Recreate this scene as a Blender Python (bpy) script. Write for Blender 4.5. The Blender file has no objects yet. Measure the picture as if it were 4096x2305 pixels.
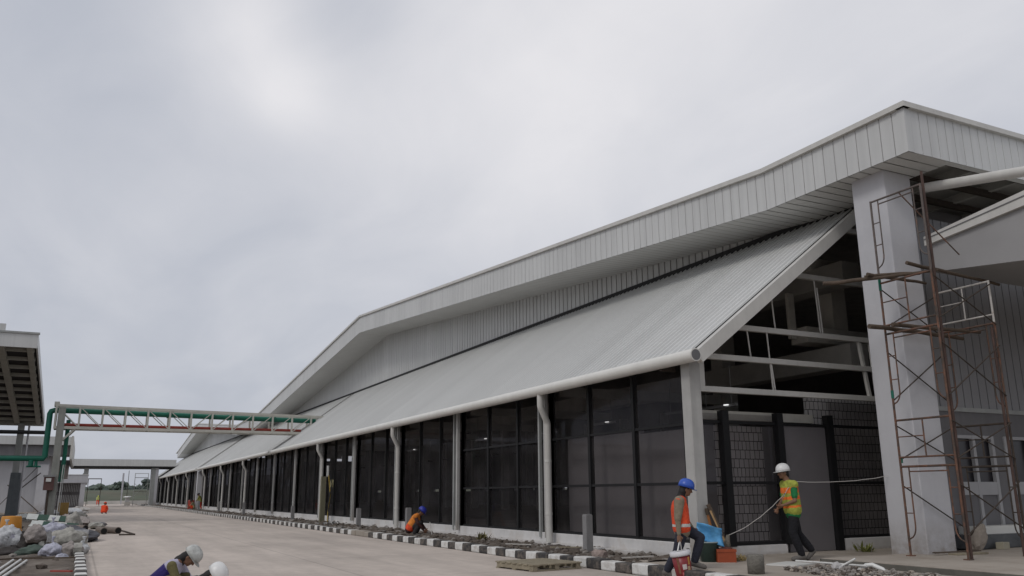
import bpy, math, random
from mathutils import Vector, Matrix, Euler, noise
random.seed(7)
R = math.radians
scene = bpy.context.scene
col = scene.collection
V = Vector

# ------------------------------------------------------------------ camera
YAW, PITCH, ROLL, EYE = R(26.73), R(13.76), R(-.425), 1.4
FL, PW, PH = 3357.0, 4096.0, 2305.0
cF = V((math.sin(YAW)*math.cos(PITCH), math.cos(YAW)*math.cos(PITCH), math.sin(PITCH)))
cr = V((math.cos(YAW), -math.sin(YAW), 0)); cu = cr.cross(cF)
cR = cr*math.cos(ROLL)+cu*math.sin(ROLL); cU = -cr*math.sin(ROLL)+cu*math.cos(ROLL)
cam_d = bpy.data.cameras.new('camera'); cam = bpy.data.objects.new('camera', cam_d); col.objects.link(cam)
cam_d.sensor_width = 36; cam_d.lens = FL/PW*36; cam_d.clip_end = 5000; cam_d.clip_start = .1
m = Matrix((cR, cU, -cF)).transposed().to_4x4(); m.translation = V((0, 0, EYE)); cam.matrix_world = m
scene.camera = cam

def at(x, y, z=0.0):
    """the world point of height z under a spot measured in the photograph"""
    r = cF*FL+cR*(x-PW/2)-cU*(y-PH/2); t = (z-EYE)/r.z
    return V((r.x*t, r.y*t, z))

# ------------------------------------------------------------------ materials
def nodes(m):
    m.use_nodes = True; nt = m.node_tree; nt.nodes.clear(); return nt, nt.nodes, nt.links
MATS = {}
def mat(name, c, rough=.6, var=.12, scale=1.5, bump=0., bscale=20, metal=0, c2=None, c2amt=.5, c2scale=.7, spec=.4, streak=0, coat=0, panel=0, splash=0):
    """painted / dusty surface: base colour with large and small blotches, optional second colour, streaks and bump"""
    if name in MATS: return MATS[name]
    m = bpy.data.materials.new(name); nt, N, L = nodes(m)
    o = N.new('ShaderNodeOutputMaterial'); b = N.new('ShaderNodeBsdfPrincipled')
    L.new(b.outputs[0], o.inputs[0])
    g = N.new('ShaderNodeNewGeometry')
    n1 = N.new('ShaderNodeTexNoise'); n1.inputs['Scale'].default_value = scale; n1.inputs['Detail'].default_value = 6; n1.inputs['Roughness'].default_value = .65
    L.new(g.outputs['Position'], n1.inputs['Vector'])
    mr = N.new('ShaderNodeMapRange'); mr.inputs['From Min'].default_value = .25; mr.inputs['From Max'].default_value = .75
    mr.inputs['To Min'].default_value = 1-var*1.3; mr.inputs['To Max'].default_value = 1+var
    L.new(n1.outputs['Fac'], mr.inputs[0])
    vm = N.new('ShaderNodeVectorMath'); vm.operation = 'SCALE'; vm.inputs[0].default_value = c[:3]
    L.new(mr.outputs[0], vm.inputs['Scale']); src = vm.outputs[0]
    if c2:
        n2 = N.new('ShaderNodeTexNoise'); n2.inputs['Scale'].default_value = c2scale; n2.inputs['Detail'].default_value = 8; n2.inputs['Roughness'].default_value = .7
        L.new(g.outputs['Position'], n2.inputs['Vector'])
        rp = N.new('ShaderNodeMapRange'); rp.inputs['From Min'].default_value = 1-c2amt-.08; rp.inputs['From Max'].default_value = 1-c2amt+.12
        L.new(n2.outputs['Fac'], rp.inputs[0])
        mx = N.new('ShaderNodeMix'); mx.data_type = 'RGBA'; L.new(rp.outputs[0], mx.inputs[0]); L.new(src, mx.inputs[6]); mx.inputs[7].default_value = (*c2, 1); src = mx.outputs[2]
    if streak:
        mp = N.new('ShaderNodeMapping'); mp.inputs['Scale'].default_value = (6, 6, .35); L.new(g.outputs['Position'], mp.inputs[0])
        n3 = N.new('ShaderNodeTexNoise'); n3.inputs['Scale'].default_value = 1; n3.inputs['Detail'].default_value = 5; L.new(mp.outputs[0], n3.inputs['Vector'])
        r3 = N.new('ShaderNodeMapRange'); r3.inputs['From Min'].default_value = .4; r3.inputs['From Max'].default_value = .75; r3.inputs['To Min'].default_value = 1; r3.inputs['To Max'].default_value = 1-streak
        L.new(n3.outputs['Fac'], r3.inputs[0])
        v3 = N.new('ShaderNodeVectorMath'); v3.operation = 'SCALE'; L.new(src, v3.inputs[0]); L.new(r3.outputs[0], v3.inputs['Scale']); src = v3.outputs[0]
    if panel:      # sheet to sheet tone changes
        sx = N.new('ShaderNodeSeparateXYZ'); L.new(g.outputs['Position'], sx.inputs[0]); ad = N.new('ShaderNodeMath'); ad.operation = 'ADD'; L.new(sx.outputs[0], ad.inputs[0]) if panel < 0 else None; L.new(sx.outputs[1], ad.inputs[1])
        if panel > 0: ad.inputs[0].default_value = 0
        dv = N.new('ShaderNodeMath'); dv.operation = 'DIVIDE'; dv.inputs[1].default_value = abs(panel); L.new(ad.outputs[0], dv.inputs[0]); fl = N.new('ShaderNodeMath'); fl.operation = 'FLOOR'; L.new(dv.outputs[0], fl.inputs[0])
        wn = N.new('ShaderNodeTexWhiteNoise'); wn.noise_dimensions = '1D'; L.new(fl.outputs[0], wn.inputs['W'])
        rp = N.new('ShaderNodeMapRange'); rp.inputs['To Min'].default_value = .955; rp.inputs['To Max'].default_value = 1.035; L.new(wn.outputs['Value'], rp.inputs[0])
        vp = N.new('ShaderNodeVectorMath'); vp.operation = 'SCALE'; L.new(src, vp.inputs[0]); L.new(rp.outputs[0], vp.inputs['Scale']); src = vp.outputs[0]
    if splash:     # mud thrown up from the ground
        sz = N.new('ShaderNodeSeparateXYZ'); L.new(g.outputs['Position'], sz.inputs[0]); zr = N.new('ShaderNodeMapRange'); zr.inputs[1].default_value = .12; zr.inputs[2].default_value = .12+splash; zr.inputs[3].default_value = .85; zr.inputs[4].default_value = 0; L.new(sz.outputs[2], zr.inputs[0])
        ns = N.new('ShaderNodeTexNoise'); ns.inputs['Scale'].default_value = 4; ns.inputs['Detail'].default_value = 8; ns.inputs['Roughness'].default_value = .75; L.new(g.outputs['Position'], ns.inputs['Vector'])
        nr = N.new('ShaderNodeMapRange'); nr.inputs[1].default_value = .3; nr.inputs[2].default_value = .62; L.new(ns.outputs['Fac'], nr.inputs[0]); ml = N.new('ShaderNodeMath'); ml.operation = 'MULTIPLY'; L.new(zr.outputs[0], ml.inputs[0]); L.new(nr.outputs[0], ml.inputs[1])
        ms = N.new('ShaderNodeMix'); ms.data_type = 'RGBA'; L.new(ml.outputs[0], ms.inputs[0]); L.new(src, ms.inputs[6]); ms.inputs[7].default_value = (.20, .16, .12, 1); src = ms.outputs[2]
    L.new(src, b.inputs['Base Color'])
    b.inputs['Roughness'].default_value = rough; b.inputs['Metallic'].default_value = metal; b.inputs['Specular IOR Level'].default_value = spec
    if coat: b.inputs['Coat Weight'].default_value = coat
    if bump:
        nb = N.new('ShaderNodeTexNoise'); nb.inputs['Scale'].default_value = bscale; nb.inputs['Detail'].default_value = 6
        L.new(g.outputs['Position'], nb.inputs['Vector'])
        bp = N.new('ShaderNodeBump'); bp.inputs['Strength'].default_value = bump; bp.inputs['Distance'].default_value = .03
        L.new(nb.outputs['Fac'], bp.inputs['Height']); L.new(bp.outputs[0], b.inputs['Normal'])
    MATS[name] = m; return m

SHEET = mat('white coated sheet', (.55, .555, .545), .42, var=.06, scale=.35, streak=.12, spec=.45, panel=-.9)
ROOFS = mat('pale roof sheet', (.56, .565, .555), .38, var=.04, scale=.3, streak=.015, spec=.5, panel=.88)
SOFF = mat('soffit sheet', (.60, .60, .575), .5, .05, .5)
STEEL = mat('white painted steel', (.55, .54, .51), .45, .08, 2, streak=.08)
POSTM = mat('dusty post paint', (.40, .395, .38), .6, var=.1, scale=2, streak=.15, splash=.9)
GROOVE = mat('shaded seam', (.19, .19, .19), .7, var=.05)
STEELG = mat('grey painted steel', (.33, .34, .33), .5, .12, 2, streak=.15)
PLAST = mat('white plaster', (.51, .51, .53), .8, .05, .6, .12, 14, streak=.03, c2=(.46, .46, .48), c2amt=.42, c2scale=.8, splash=.8)
PLASTD = mat('grey render', (.34, .34, .34), .85, .12, .8, .2, 12, streak=.15)
PLINTH = mat('dusty white plinth', (.58, .57, .56), .85, .12, 2, .2, 14, c2=(.50, .46, .42), c2amt=.40, c2scale=1.2, splash=.1)
CONC = mat('bare concrete', (.46, .41, .38), .9, .15, 1.5, .3, 18, streak=.15)
CONCD = mat('dark interior concrete', (.44, .43, .40), .9, .15, 1.5, .2, 12)
PAVE = mat('dusty pavement', (.36, .32, .275), .9, .14, 1.2, .3, 25, c2=(.27, .23, .19), c2amt=.45, c2scale=.8)
SLABE = mat('slab edge', (.12, .115, .10), .9, .2, 3, .3, 14)
SOIL = mat('disturbed soil', (.105, .085, .068), .95, .3, 1.5, .8, 9, c2=(.19, .165, .14), c2amt=.42, c2scale=1.1)
DARKS = mat('dark aluminium', (.010, .010, .011), .6, var=.1, spec=.3)
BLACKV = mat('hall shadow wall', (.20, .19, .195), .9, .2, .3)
FLOORI = mat('interior floor', (.28, .26, .24), .8, .15, .5)
GASK = mat('black gap', (.02, .02, .02), .8, .1)
RUST = mat('rusty scaffold tube', (.17, .085, .055), .75, .35, 9, .3, 50, c2=(.06, .05, .042), c2amt=.5, c2scale=5)
RUSTD = mat('dark dirty tube', (.055, .042, .033), .8, .35, 8, .3, 50)
WTUBE = mat('whitewashed tube', (.48, .46, .43), .7, .2, 9, c2=(.25, .17, .12), c2amt=.36, c2scale=7)
WOOD = mat('weathered timber', (.085, .062, .045), .85, .3, 6, .4, 30)
WOODL = mat('yellow timber', (.42, .27, .13), .75, .25, 6, .3, 30)
PALW = mat('grey pallet wood', (.27, .235, .17), .85, .25, 7, .4, 30)
GREENP = mat('green pipe paint', (.008, .13, .085), .4, .15, 3)
REDP = mat('red pipe paint', (.30, .045, .03), .5, .15, 3)
BLACKP = mat('black pipe', (.02, .02, .022), .5, .2, 3)
BEIGEC = mat('beige steel chord', (.46, .45, .40), .5, .1, 3)
PVC = mat('white pvc', (.62, .62, .60), .35, .12, 5)
GREYPL = mat('grey duct plastic', (.22, .22, .22), .5, .2, 5)
BARRIER = mat('distant pale concrete', (.50, .48, .45), .9, .15, .5)
STONE = mat('rubble stone', (.24, .22, .20), .95, .35, 12, .5, 30)
STONED = mat('dark clod', (.11, .09, .075), .95, .35, 10, .6, 25)
ROPEM = mat('white rope', (.48, .46, .43), .8, .1, 10)

def road_mat():
    m = bpy.data.materials.new('concrete road'); nt, N, L = nodes(m)
    o = N.new('ShaderNodeOutputMaterial'); b = N.new('ShaderNodeBsdfPrincipled'); L.new(b.outputs[0], o.inputs[0])
    g = N.new('ShaderNodeNewGeometry'); P = g.outputs['Position']
    def noi(sc, det=6, vec=None, rough=.6):
        n = N.new('ShaderNodeTexNoise'); n.inputs['Scale'].default_value = sc; n.inputs['Detail'].default_value = det; n.inputs['Roughness'].default_value = rough
        L.new(vec or P, n.inputs['Vector']); return n.outputs['Fac']
    def rng(f, a, b_, c, d):
        r = N.new('ShaderNodeMapRange'); r.inputs[1].default_value = a; r.inputs[2].default_value = b_; r.inputs[3].default_value = c; r.inputs[4].default_value = d; L.new(f, r.inputs[0]); return r.outputs[0]
    def mul(a, b_):
        r = N.new('ShaderNodeMath'); r.operation = 'MULTIPLY'; L.new(a, r.inputs[0]); L.new(b_, r.inputs[1]); return r.outputs[0]
    mp = N.new('ShaderNodeMapping'); mp.inputs['Scale'].default_value = (1.2, .12, 1); L.new(P, mp.inputs[0])
    f = mul(rng(noi(.25), .3, .7, .83, 1.1), rng(noi(4, 8), .3, .7, .93, 1.05))
    f = mul(f, rng(noi(1, 7, mp.outputs[0], .65), .4, .72, 1.05, .80))
    # expansion joints, cut every 5 m and along the middle
    sp = N.new('ShaderNodeSeparateXYZ'); L.new(P, sp.inputs[0])
    for ax, per, off in ((1, 5.0, .3), (0, 4.2, 3.75)):
        a = N.new('ShaderNodeMath'); a.operation = 'PINGPONG'; ad = N.new('ShaderNodeMath'); ad.operation = 'ADD'; ad.inputs[1].default_value = off
        L.new(sp.outputs[ax], ad.inputs[0]); L.new(ad.outputs[0], a.inputs[0]); a.inputs[1].default_value = per/2
        f = mul(f, rng(a.outputs[0], .01, .03, .74, 1))
    vm = N.new('ShaderNodeVectorMath'); vm.operation = 'SCALE'; vm.inputs[0].default_value = (.48, .42, .37); L.new(f, vm.inputs['Scale'])
    mx = N.new('ShaderNodeMix'); mx.data_type = 'RGBA'; L.new(rng(noi(.55, 9, None, .7), .56, .74, 0, .55), mx.inputs[0]); L.new(vm.outputs[0], mx.inputs[6]); mx.inputs[7].default_value = (.31, .26, .22, 1)
    L.new(mx.outputs[2], b.inputs['Base Color']); b.inputs['Roughness'].default_value = .85
    bp = N.new('ShaderNodeBump'); bp.inputs['Strength'].default_value = .25; bp.inputs['Distance'].default_value = .01; L.new(noi(40), bp.inputs['Height']); L.new(bp.outputs[0], b.inputs['Normal'])
    return m
def kerb_mat(bare=()):
    m = bpy.data.materials.new('striped kerb paint'); nt, N, L = nodes(m)
    o = N.new('ShaderNodeOutputMaterial'); b = N.new('ShaderNodeBsdfPrincipled'); L.new(b.outputs[0], o.inputs[0])
    g = N.new('ShaderNodeNewGeometry'); sp = N.new('ShaderNodeSeparateXYZ'); L.new(g.outputs['Position'], sp.inputs[0])
    n = N.new('ShaderNodeTexNoise'); n.inputs['Scale'].default_value = 8; n.inputs['Detail'].default_value = 4; L.new(g.outputs['Position'], n.inputs['Vector'])
    def math_(op, a, b_):
        r = N.new('ShaderNodeMath'); r.operation = op
        for i, q in enumerate((a, b_)):
            if isinstance(q, (int, float)): r.inputs[i].default_value = q
            elif q is not None: L.new(q, r.inputs[i])
        return r.outputs[0]
    y = math_('ADD', sp.outputs[1], math_('MULTIPLY', math_('SUBTRACT', n.outputs['Fac'], .5), .06))
    fr = math_('FRACT', y, None); st = math_('GREATER_THAN', fr, .5)
    mx = N.new('ShaderNodeMix'); mx.data_type = 'RGBA'; L.new(st, mx.inputs[0]); mx.inputs[6].default_value = (.035, .034, .034, 1); mx.inputs[7].default_value = (.62, .62, .60, 1)
    c = mx.outputs[2]
    for a, b_ in bare:
        k = math_('MULTIPLY', math_('GREATER_THAN', y, a), math_('LESS_THAN', y, b_))
        m2 = N.new('ShaderNodeMix'); m2.data_type = 'RGBA'; L.new(k, m2.inputs[0]); L.new(c, m2.inputs[6]); m2.inputs[7].default_value = (.30, .27, .23, 1); c = m2.outputs[2]
    n2 = N.new('ShaderNodeTexNoise'); n2.inputs['Scale'].default_value = 5; n2.inputs['Detail'].default_value = 9; n2.inputs['Roughness'].default_value = .75; L.new(g.outputs['Position'], n2.inputs['Vector'])
    r2 = N.new('ShaderNodeMapRange'); r2.inputs[1].default_value = .46; r2.inputs[2].default_value = .70; r2.inputs[3].default_value = 0; r2.inputs[4].default_value = .75; L.new(n2.outputs['Fac'], r2.inputs[0])
    m3 = N.new('ShaderNodeMix'); m3.data_type = 'RGBA'; L.new(r2.outputs[0], m3.inputs[0]); L.new(c, m3.inputs[6]); m3.inputs[7].default_value = (.24, .20, .165, 1)
    L.new(m3.outputs[2], b.inputs['Base Color']); b.inputs['Roughness'].default_value = .8
    return m
def glass_mat():
    m = bpy.data.materials.new('tinted glass'); nt, N, L = nodes(m)
    o = N.new('ShaderNodeOutputMaterial'); t = N.new('ShaderNodeBsdfTransparent'); t.inputs[0].default_value = (.60, .585, .585, 1)
    gl = N.new('ShaderNodeBsdfGlossy'); gl.inputs['Roughness'].default_value = .03; gl.inputs[0].default_value = (.45, .45, .5, 1)
    fr = N.new('ShaderNodeFresnel'); fr.inputs[0].default_value = 1.3
    k = N.new('ShaderNodeMath'); k.operation = 'MULTIPLY'; k.inputs[1].default_value = .22; L.new(fr.outputs[0], k.inputs[0])
    a = N.new('ShaderNodeMath'); a.operation = 'ADD'; a.inputs[1].default_value = .022; L.new(k.outputs[0], a.inputs[0])
    mx = N.new('ShaderNodeMixShader'); L.new(a.outputs[0], mx.inputs[0]); L.new(t.outputs[0], mx.inputs[1]); L.new(gl.outputs[0], mx.inputs[2]); df = N.new('ShaderNodeBsdfDiffuse'); df.inputs[0].default_value = (.5, .47, .47, 1); n = N.new('ShaderNodeTexNoise'); n.inputs['Scale'].default_value = 1.1; n.inputs['Detail'].default_value = 6; g = N.new('ShaderNodeNewGeometry'); L.new(g.outputs['Position'], n.inputs['Vector']); dr = N.new('ShaderNodeMapRange'); dr.inputs[1].default_value = .3; dr.inputs[2].default_value = .7; dr.inputs[3].default_value = .014; dr.inputs[4].default_value = .05; L.new(n.outputs['Fac'], dr.inputs[0])
    m2 = N.new('ShaderNodeMixShader'); L.new(dr.outputs[0], m2.inputs[0]); L.new(mx.outputs[0], m2.inputs[1]); L.new(df.outputs[0], m2.inputs[2]); L.new(m2.outputs[0], o.inputs[0])
    return m
def block_mat():
    m = bpy.data.materials.new('unplastered block wall'); nt, N, L = nodes(m)
    o = N.new('ShaderNodeOutputMaterial'); b = N.new('ShaderNodeBsdfPrincipled'); L.new(b.outputs[0], o.inputs[0])
    g = N.new('ShaderNodeNewGeometry'); sp = N.new('ShaderNodeSeparateXYZ'); L.new(g.outputs['Position'], sp.inputs[0])
    cb = N.new('ShaderNodeCombineXYZ'); ad = N.new('ShaderNodeMath'); ad.operation = 'ADD'; L.new(sp.outputs[0], ad.inputs[0]); L.new(sp.outputs[1], ad.inputs[1])
    L.new(ad.outputs[0], cb.inputs[0]); L.new(sp.outputs[2], cb.inputs[1])
    br = N.new('ShaderNodeTexBrick'); L.new(cb.outputs[0], br.inputs['Vector']); br.inputs['Scale'].default_value = 1
    br.inputs['Brick Width'].default_value = .135; br.inputs['Row Height'].default_value = .19; br.inputs['Mortar Size'].default_value = .008; br.offset = .37; br.squash = .8; br.squash_frequency = 3
    br.inputs['Color1'].default_value = (.50, .48, .47, 1); br.inputs['Color2'].default_value = (.62, .60, .59, 1); br.inputs['Mortar'].default_value = (.015, .015, .015, 1)
    L.new(br.outputs['Color'], b.inputs['Base Color']); b.inputs['Roughness'].default_value = .9
    return m
def field_mat(): return mat('grass field', (.085, .105, .06), .95, .25, .05, c2=(.13, .12, .08), c2amt=.42, c2scale=.03)
ROAD, KERB, KERBL, GLASS, BLOCK = road_mat(), kerb_mat(((28.5, 30.5),)), kerb_mat(((23.6, 40),)), glass_mat(), block_mat()

# ------------------------------------------------------------------ mesh builder
class MB:
    def __init__(s): s.v = []; s.f = []; s.m = []; s.mats = []; s.sm = []
    def mi(s, m):
        if m not in s.mats: s.mats.append(m)
        return s.mats.index(m)
    def add(s, vs, fs, m, smooth=False):
        o = len(s.v); s.v += [tuple(v) for v in vs]; k = s.mi(m)
        for f in fs: s.f.append(tuple(i+o for i in f)); s.m.append(k); s.sm.append(smooth)
        return s
    def box(s, a, b, m, rot=None, piv=None):
        x0, y0, z0 = a; x1, y1, z1 = b
        vs = [V((x, y, z)) for z in (z0, z1) for y in (y0, y1) for x in (x0, x1)]
        if rot is not None:
            p = V(piv) if piv is not None else (V(a)+V(b))/2
            vs = [p+rot @ (v-p) for v in vs]
        return s.add(vs, [(0, 2, 3, 1), (4, 5, 7, 6), (0, 1, 5, 4), (2, 6, 7, 3), (0, 4, 6, 2), (1, 3, 7, 5)], m)
    def beam(s, a, b, w, h, m, up=V((0, 0, 1))):
        a = V(a); b = V(b); d = (b-a).normalized(); u = up
        if abs(d.dot(u)) > .98: u = V((1, 0, 0))
        l = d.cross(u).normalized()*w/2; t = l.cross(d).normalized()*h/2
        vs = [q+sx*l+sz*t for q in (a, b) for sx, sz in ((-1, -1), (1, -1), (1, 1), (-1, 1))]
        return s.add(vs, [(0, 1, 2, 3), (7, 6, 5, 4), (0, 4, 5, 1), (1, 5, 6, 2), (2, 6, 7, 3), (3, 7, 4, 0)], m)
    def tube(s, pts, r, m, n=10, cap=True, r1=None, hollow=False):
        pts = [V(p) for p in pts]; rings = []; prev = None
        for i, p in enumerate(pts):
            d = (pts[min(i+1, len(pts)-1)]-pts[max(i-1, 0)]).normalized()
            if prev is None:
                u = V((0, 0, 1)) if abs(d.z) < .9 else V((1, 0, 0)); x = d.cross(u).normalized()
            else: x = (prev-d*prev.dot(d)).normalized()
            prev = x; y = d.cross(x)
            rr = r if r1 is None else r+(r1-r)*i/(len(pts)-1)
            rings.append([p+(x*math.cos(t)+y*math.sin(t))*rr for t in [2*math.pi*k/n for k in range(n)]])
        vs = [v for q in rings for v in q]; fs = []
        for i in range(len(rings)-1):
            for k in range(n): fs.append((i*n+k, i*n+(k+1) % n, (i+1)*n+(k+1) % n, (i+1)*n+k))
        s.add(vs, fs, m, True)
        if cap:
            s.add(rings[0], [tuple(range(n))[::-1]], m); s.add(rings[-1], [tuple(range(n))], m)
        return s
    def lathe(s, prof, m, n=20, mtx=None, smooth=True):
        vs = []; fs = []
        for r, z in prof: vs += [V((r*math.cos(2*math.pi*k/n), r*math.sin(2*math.pi*k/n), z)) for k in range(n)]
        for i in range(len(prof)-1):
            for k in range(n): fs.append((i*n+k, i*n+(k+1) % n, (i+1)*n+(k+1) % n, (i+1)*n+k))
        if mtx is not None: vs = [mtx @ v for v in vs]
        return s.add(vs, fs, m, smooth)
    def poly(s, pts, m, ext=None):
        pts = [V(p) for p in pts]; n = len(pts)
        if ext is None: return s.add(pts, [tuple(range(n))], m)
        e = V(ext); return s.add(pts+[p+e for p in pts], [tuple(range(n))[::-1], tuple(range(n, 2*n))]+[(i, (i+1) % n, (i+1) % n+n, i+n) for i in range(n)], m)
    def blob(s, c, r, m, seed=0, amp=.25, sub=2, fr=1.2, rot=None, flat=True):
        ico = ICO[sub]; sd = V((seed*3.7, seed*1.3, seed*7.1)); vs = []
        for v in ico[0]:
            k = 1+amp*(noise.noise(v*fr+sd)*1.2+.5*noise.noise(v*fr*2.7+sd))
            q = V((v.x*r[0], v.y*r[1], v.z*r[2]))*k
            if rot: q = rot @ q
            vs.append(V(c)+q)
        return s.add(vs, ico[1], m, not flat)
    def build(s, name, parent=None, bevel=0):
        me = bpy.data.meshes.new(name); me.from_pydata(s.v, [], s.f)
        for q in s.mats: me.materials.append(q)
        me.polygons.foreach_set('material_index', s.m); me.polygons.foreach_set('use_smooth', s.sm); me.update()
        ob = bpy.data.objects.new(name, me); col.objects.link(ob)
        if parent:
            ob.parent = parent; ob.matrix_parent_inverse = (Matrix.Translation(parent.location) @ parent.rotation_euler.to_matrix().to_4x4()).inverted()
        if bevel:
            b = ob.modifiers.new('bevel', 'BEVEL'); b.width = bevel; b.segments = 2; b.limit_method = 'ANGLE'
        return ob
def _ico(sub):
    import bmesh
    b = bmesh.new(); bmesh.ops.create_icosphere(b, subdivisions=sub, radius=1)
    r = ([v.co.copy() for v in b.verts], [tuple(v.index for v in f.verts) for f in b.faces]); b.free(); return r
ICO = {1: _ico(1), 2: _ico(2), 3: _ico(3), 4: _ico(4)}
def tag(o, label=None, cat=None, group=None, kind=None):
    if label: o['label'] = label
    if cat: o['category'] = cat
    if group: o['group'] = group
    if kind: o['kind'] = kind
    return o
def thing(name, loc, label, cat, group=None, rz=0):
    o = bpy.data.objects.new(name, None); col.objects.link(o); o.location = loc; o.rotation_euler = (0, 0, rz); o.empty_display_size = .2
    return tag(o, label, cat, group)
def copy_tree(o, parent=None):
    c = o.copy(); col.objects.link(c); c.parent = parent
    if parent: c.matrix_parent_inverse = o.matrix_parent_inverse.copy()
    for ch in list(o.children):
        copy_tree(ch, c)
    return c
def struct(mb, name): return tag(mb.build(name), kind='structure')
def grooved(mb, p0, p1, zb, zt, m, nrm, per=.25, gw=.03, gd=.03, mg=None):
    """vertical cladding between plan points p0,p1 with pressed seams; zb,zt give the bottom and top height at distance t (m)"""
    p0 = V((*p0, 0)); p1 = V((*p1, 0)); L_ = (p1-p0).length; d = (p1-p0)/L_; n = V((*nrm, 0))
    pts = []; t = 0
    while t < L_:
        e = min(t+per-gw, L_); pts += [(t, 0), (e, 0)]
        if e+gw <= L_: pts += [(e+.004, gd), (e+gw-.004, gd)]
        t += per
    vs = []
    for t, o in pts:
        q = p0+d*t-n*o; vs += [V((q.x, q.y, zb(t))), V((q.x, q.y, zt(t)))]
    mg = mg or m
    for i in range(len(pts)-1):
        g = pts[i][1] > 0 and pts[i+1][1] > 0
        mb.add([vs[2*i], vs[2*i+2], vs[2*i+3], vs[2*i+1]], [(0, 1, 2, 3)], mg if g else m)
    return mb
# ------------------------------------------------------------------ ground
g = MB(); g.add([(-3000, -800, -.03), (3000, -800, -.03), (3000, 4000, -.03), (-3000, 4000, -.03)], [(0, 1, 2, 3)], SOIL); struct(g, 'ground')
g = MB(); g.add([(-2500, 186, -.015), (2500, 186, -.015), (2500, 3500, -.015), (-2500, 3500, -.015)], [(0, 1, 2, 3)], field_mat()); struct(g, 'field')
g = MB(); vs = []; xs = [-900+i*12 for i in range(151)]
for x in xs:
    h = 3.6+1.1*noise.noise(V((x*.02, 3, 0)))+.5*noise.noise(V((x*.11, 1, 0))); vs += [V((x, 285, -.02)), V((x, 312, h*.75)), V((x, 330, h)), V((x, 360, h*.9)), V((x, 400, -.02))]
g.add(vs, [(5*i+j, 5*i+5+j, 5*i+6+j, 5*i+1+j) for i in range(150) for j in range(4)], mat('scrubby bank', (.075, .09, .06), .95, .3, .08, .8, .6, c2=(.11, .10, .07), c2amt=.45, c2scale=.05), True); struct(g, 'grass_bank')
g = MB(); g.add([(.25, -30, 0), (8.87, -30, 0), (8.87, 178, 0), (.25, 178, 0)], [(0, 1, 2, 3)], ROAD)
g.add([(-40, 150, -.005), (.25, 150, -.005), (.25, 178, -.005), (-40, 178, -.005)], [(0, 1, 2, 3)], ROAD); struct(g, 'road')
g = MB(); y = -10.0
while y < 156:
    a = random.uniform(-.02, .02); g.box((8.85+a, y+.01, 0), (9.13+a, y+.99, .18+random.uniform(-.014, .01)), KERB, Matrix.Rotation(random.uniform(-.012, .012), 3, 'Z')); y += 1
k = struct(g, 'kerb'); b = k.modifiers.new('bevel', 'BEVEL'); b.width = .025; b.segments = 2
g = MB(); y = -10.0
while y < 120:
    a = random.uniform(-.012, .012); g.box((.06+a, y+.008, -.01), (.26+a, y+.992, .14+random.uniform(-.01, .006)), KERBL); y += 1
k = struct(g, 'kerb'); b = k.modifiers.new('bevel', 'BEVEL'); b.width = .025; b.segments = 2

def rough_sheet(x0, x1, y0, y1, z, amp, step, m, fr=1.5, edge=.3, far=None):
    g = MB(); nx = max(2, int((x1-x0)/step)); ys = [y0]; st = step
    while ys[-1] < y1: ys.append(min(ys[-1]+st, y1)); st = step*(1+max(0, ys[-1]-14)*.03)
    vs = []
    for y in ys:
        for i in range(nx+1):
            x = x0+(x1-x0)*i/nx; p = V((x*fr, y*fr, 0)); e = min(1, min(x-x0, x1-x)/edge+.05)
            vs.append((x, y, z+amp*e*(noise.noise(p)+.6*noise.noise(p*2.3+V((5, 1, 2)))+.5*abs(noise.noise(p*6))+.35)))
    fs = [(j*(nx+1)+i, j*(nx+1)+i+1, (j+1)*(nx+1)+i+1, (j+1)*(nx+1)+i) for j in range(len(ys)-1) for i in range(nx)]
    g.add(vs, fs, m, True); return g
struct(rough_sheet(9.06, 10.97, 13.4, 150, .10, .085, .12, SOIL, 1.8), 'verge')
struct(rough_sheet(-9, .08, 8, 70, .03, .07, .2, SOIL, 1.1), 'yard')
g = MB(); g.box((9.07, -5, -.02), (13.9, 13.45, .15), PAVE)
g.box((9.6, 13.45, -.02), (16.8, 13.86, .152), PAVE)
g.box((13.9, 11.5, -.02), (30, 13.45, .153), PAVE); struct(g, 'pavement')
g = MB(); g.box((11.9, -5, 0), (30, 11.5, .245), PAVE); g.box((11.884, -5, 0), (11.9, 11.516, .238), SLABE); g.box((11.884, 11.5, .10), (13.0, 11.51, .238), SLABE)
struct(g, 'porch_slab')

def stones(n, xr, yr, z, sr, mats, seed=1, zamp=.0):
    rnd = random.Random(seed); g = MB()
    for i in range(n):
        s = rnd.uniform(*sr)*rnd.choice((.6, 1, 1, 1.5)); x = rnd.uniform(*xr); y = rnd.uniform(*yr)
        g.blob((x, y, z+s*.25+rnd.random()*zamp), (s, s*rnd.uniform(.6, 1.2), s*rnd.uniform(.45, .8)), rnd.choice(mats), i+seed*50, .45, 1, 1.6)
    return g
tag(stones(620, (9.15, 10.9), (13.6, 26), .14, (.02, .06), (STONED, STONED, STONE, SOIL), 2).build('rubble'), 'grey and brown clods and broken stones strewn over the soil strip by the hall plinth', 'rubble', kind='stuff')
tag(stones(700, (9.15, 10.9), (26, 75), .13, (.04, .09), (STONED, STONED, STONE, SOIL), 3).build('rubble'), 'distant dark clods along the soil strip between far kerb and hall', 'rubble', kind='stuff')
tag(stones(760, (10.25, 11.5), (8.6, 10.9), .15, (.015, .04), (STONE, STONE, STONED, PAVE), 4, .05).build('rubble'), 'heap of small grey rubble and mortar crumbs beside the porch slab step', 'rubble', kind='stuff')
tag(stones(500, (-8, 0), (9, 55), .05, (.03, .08), (STONED, STONE, SOIL), 5).build('rubble'), 'clods and stone crumbs scattered on the left yard soil', 'rubble', kind='stuff')

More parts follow.
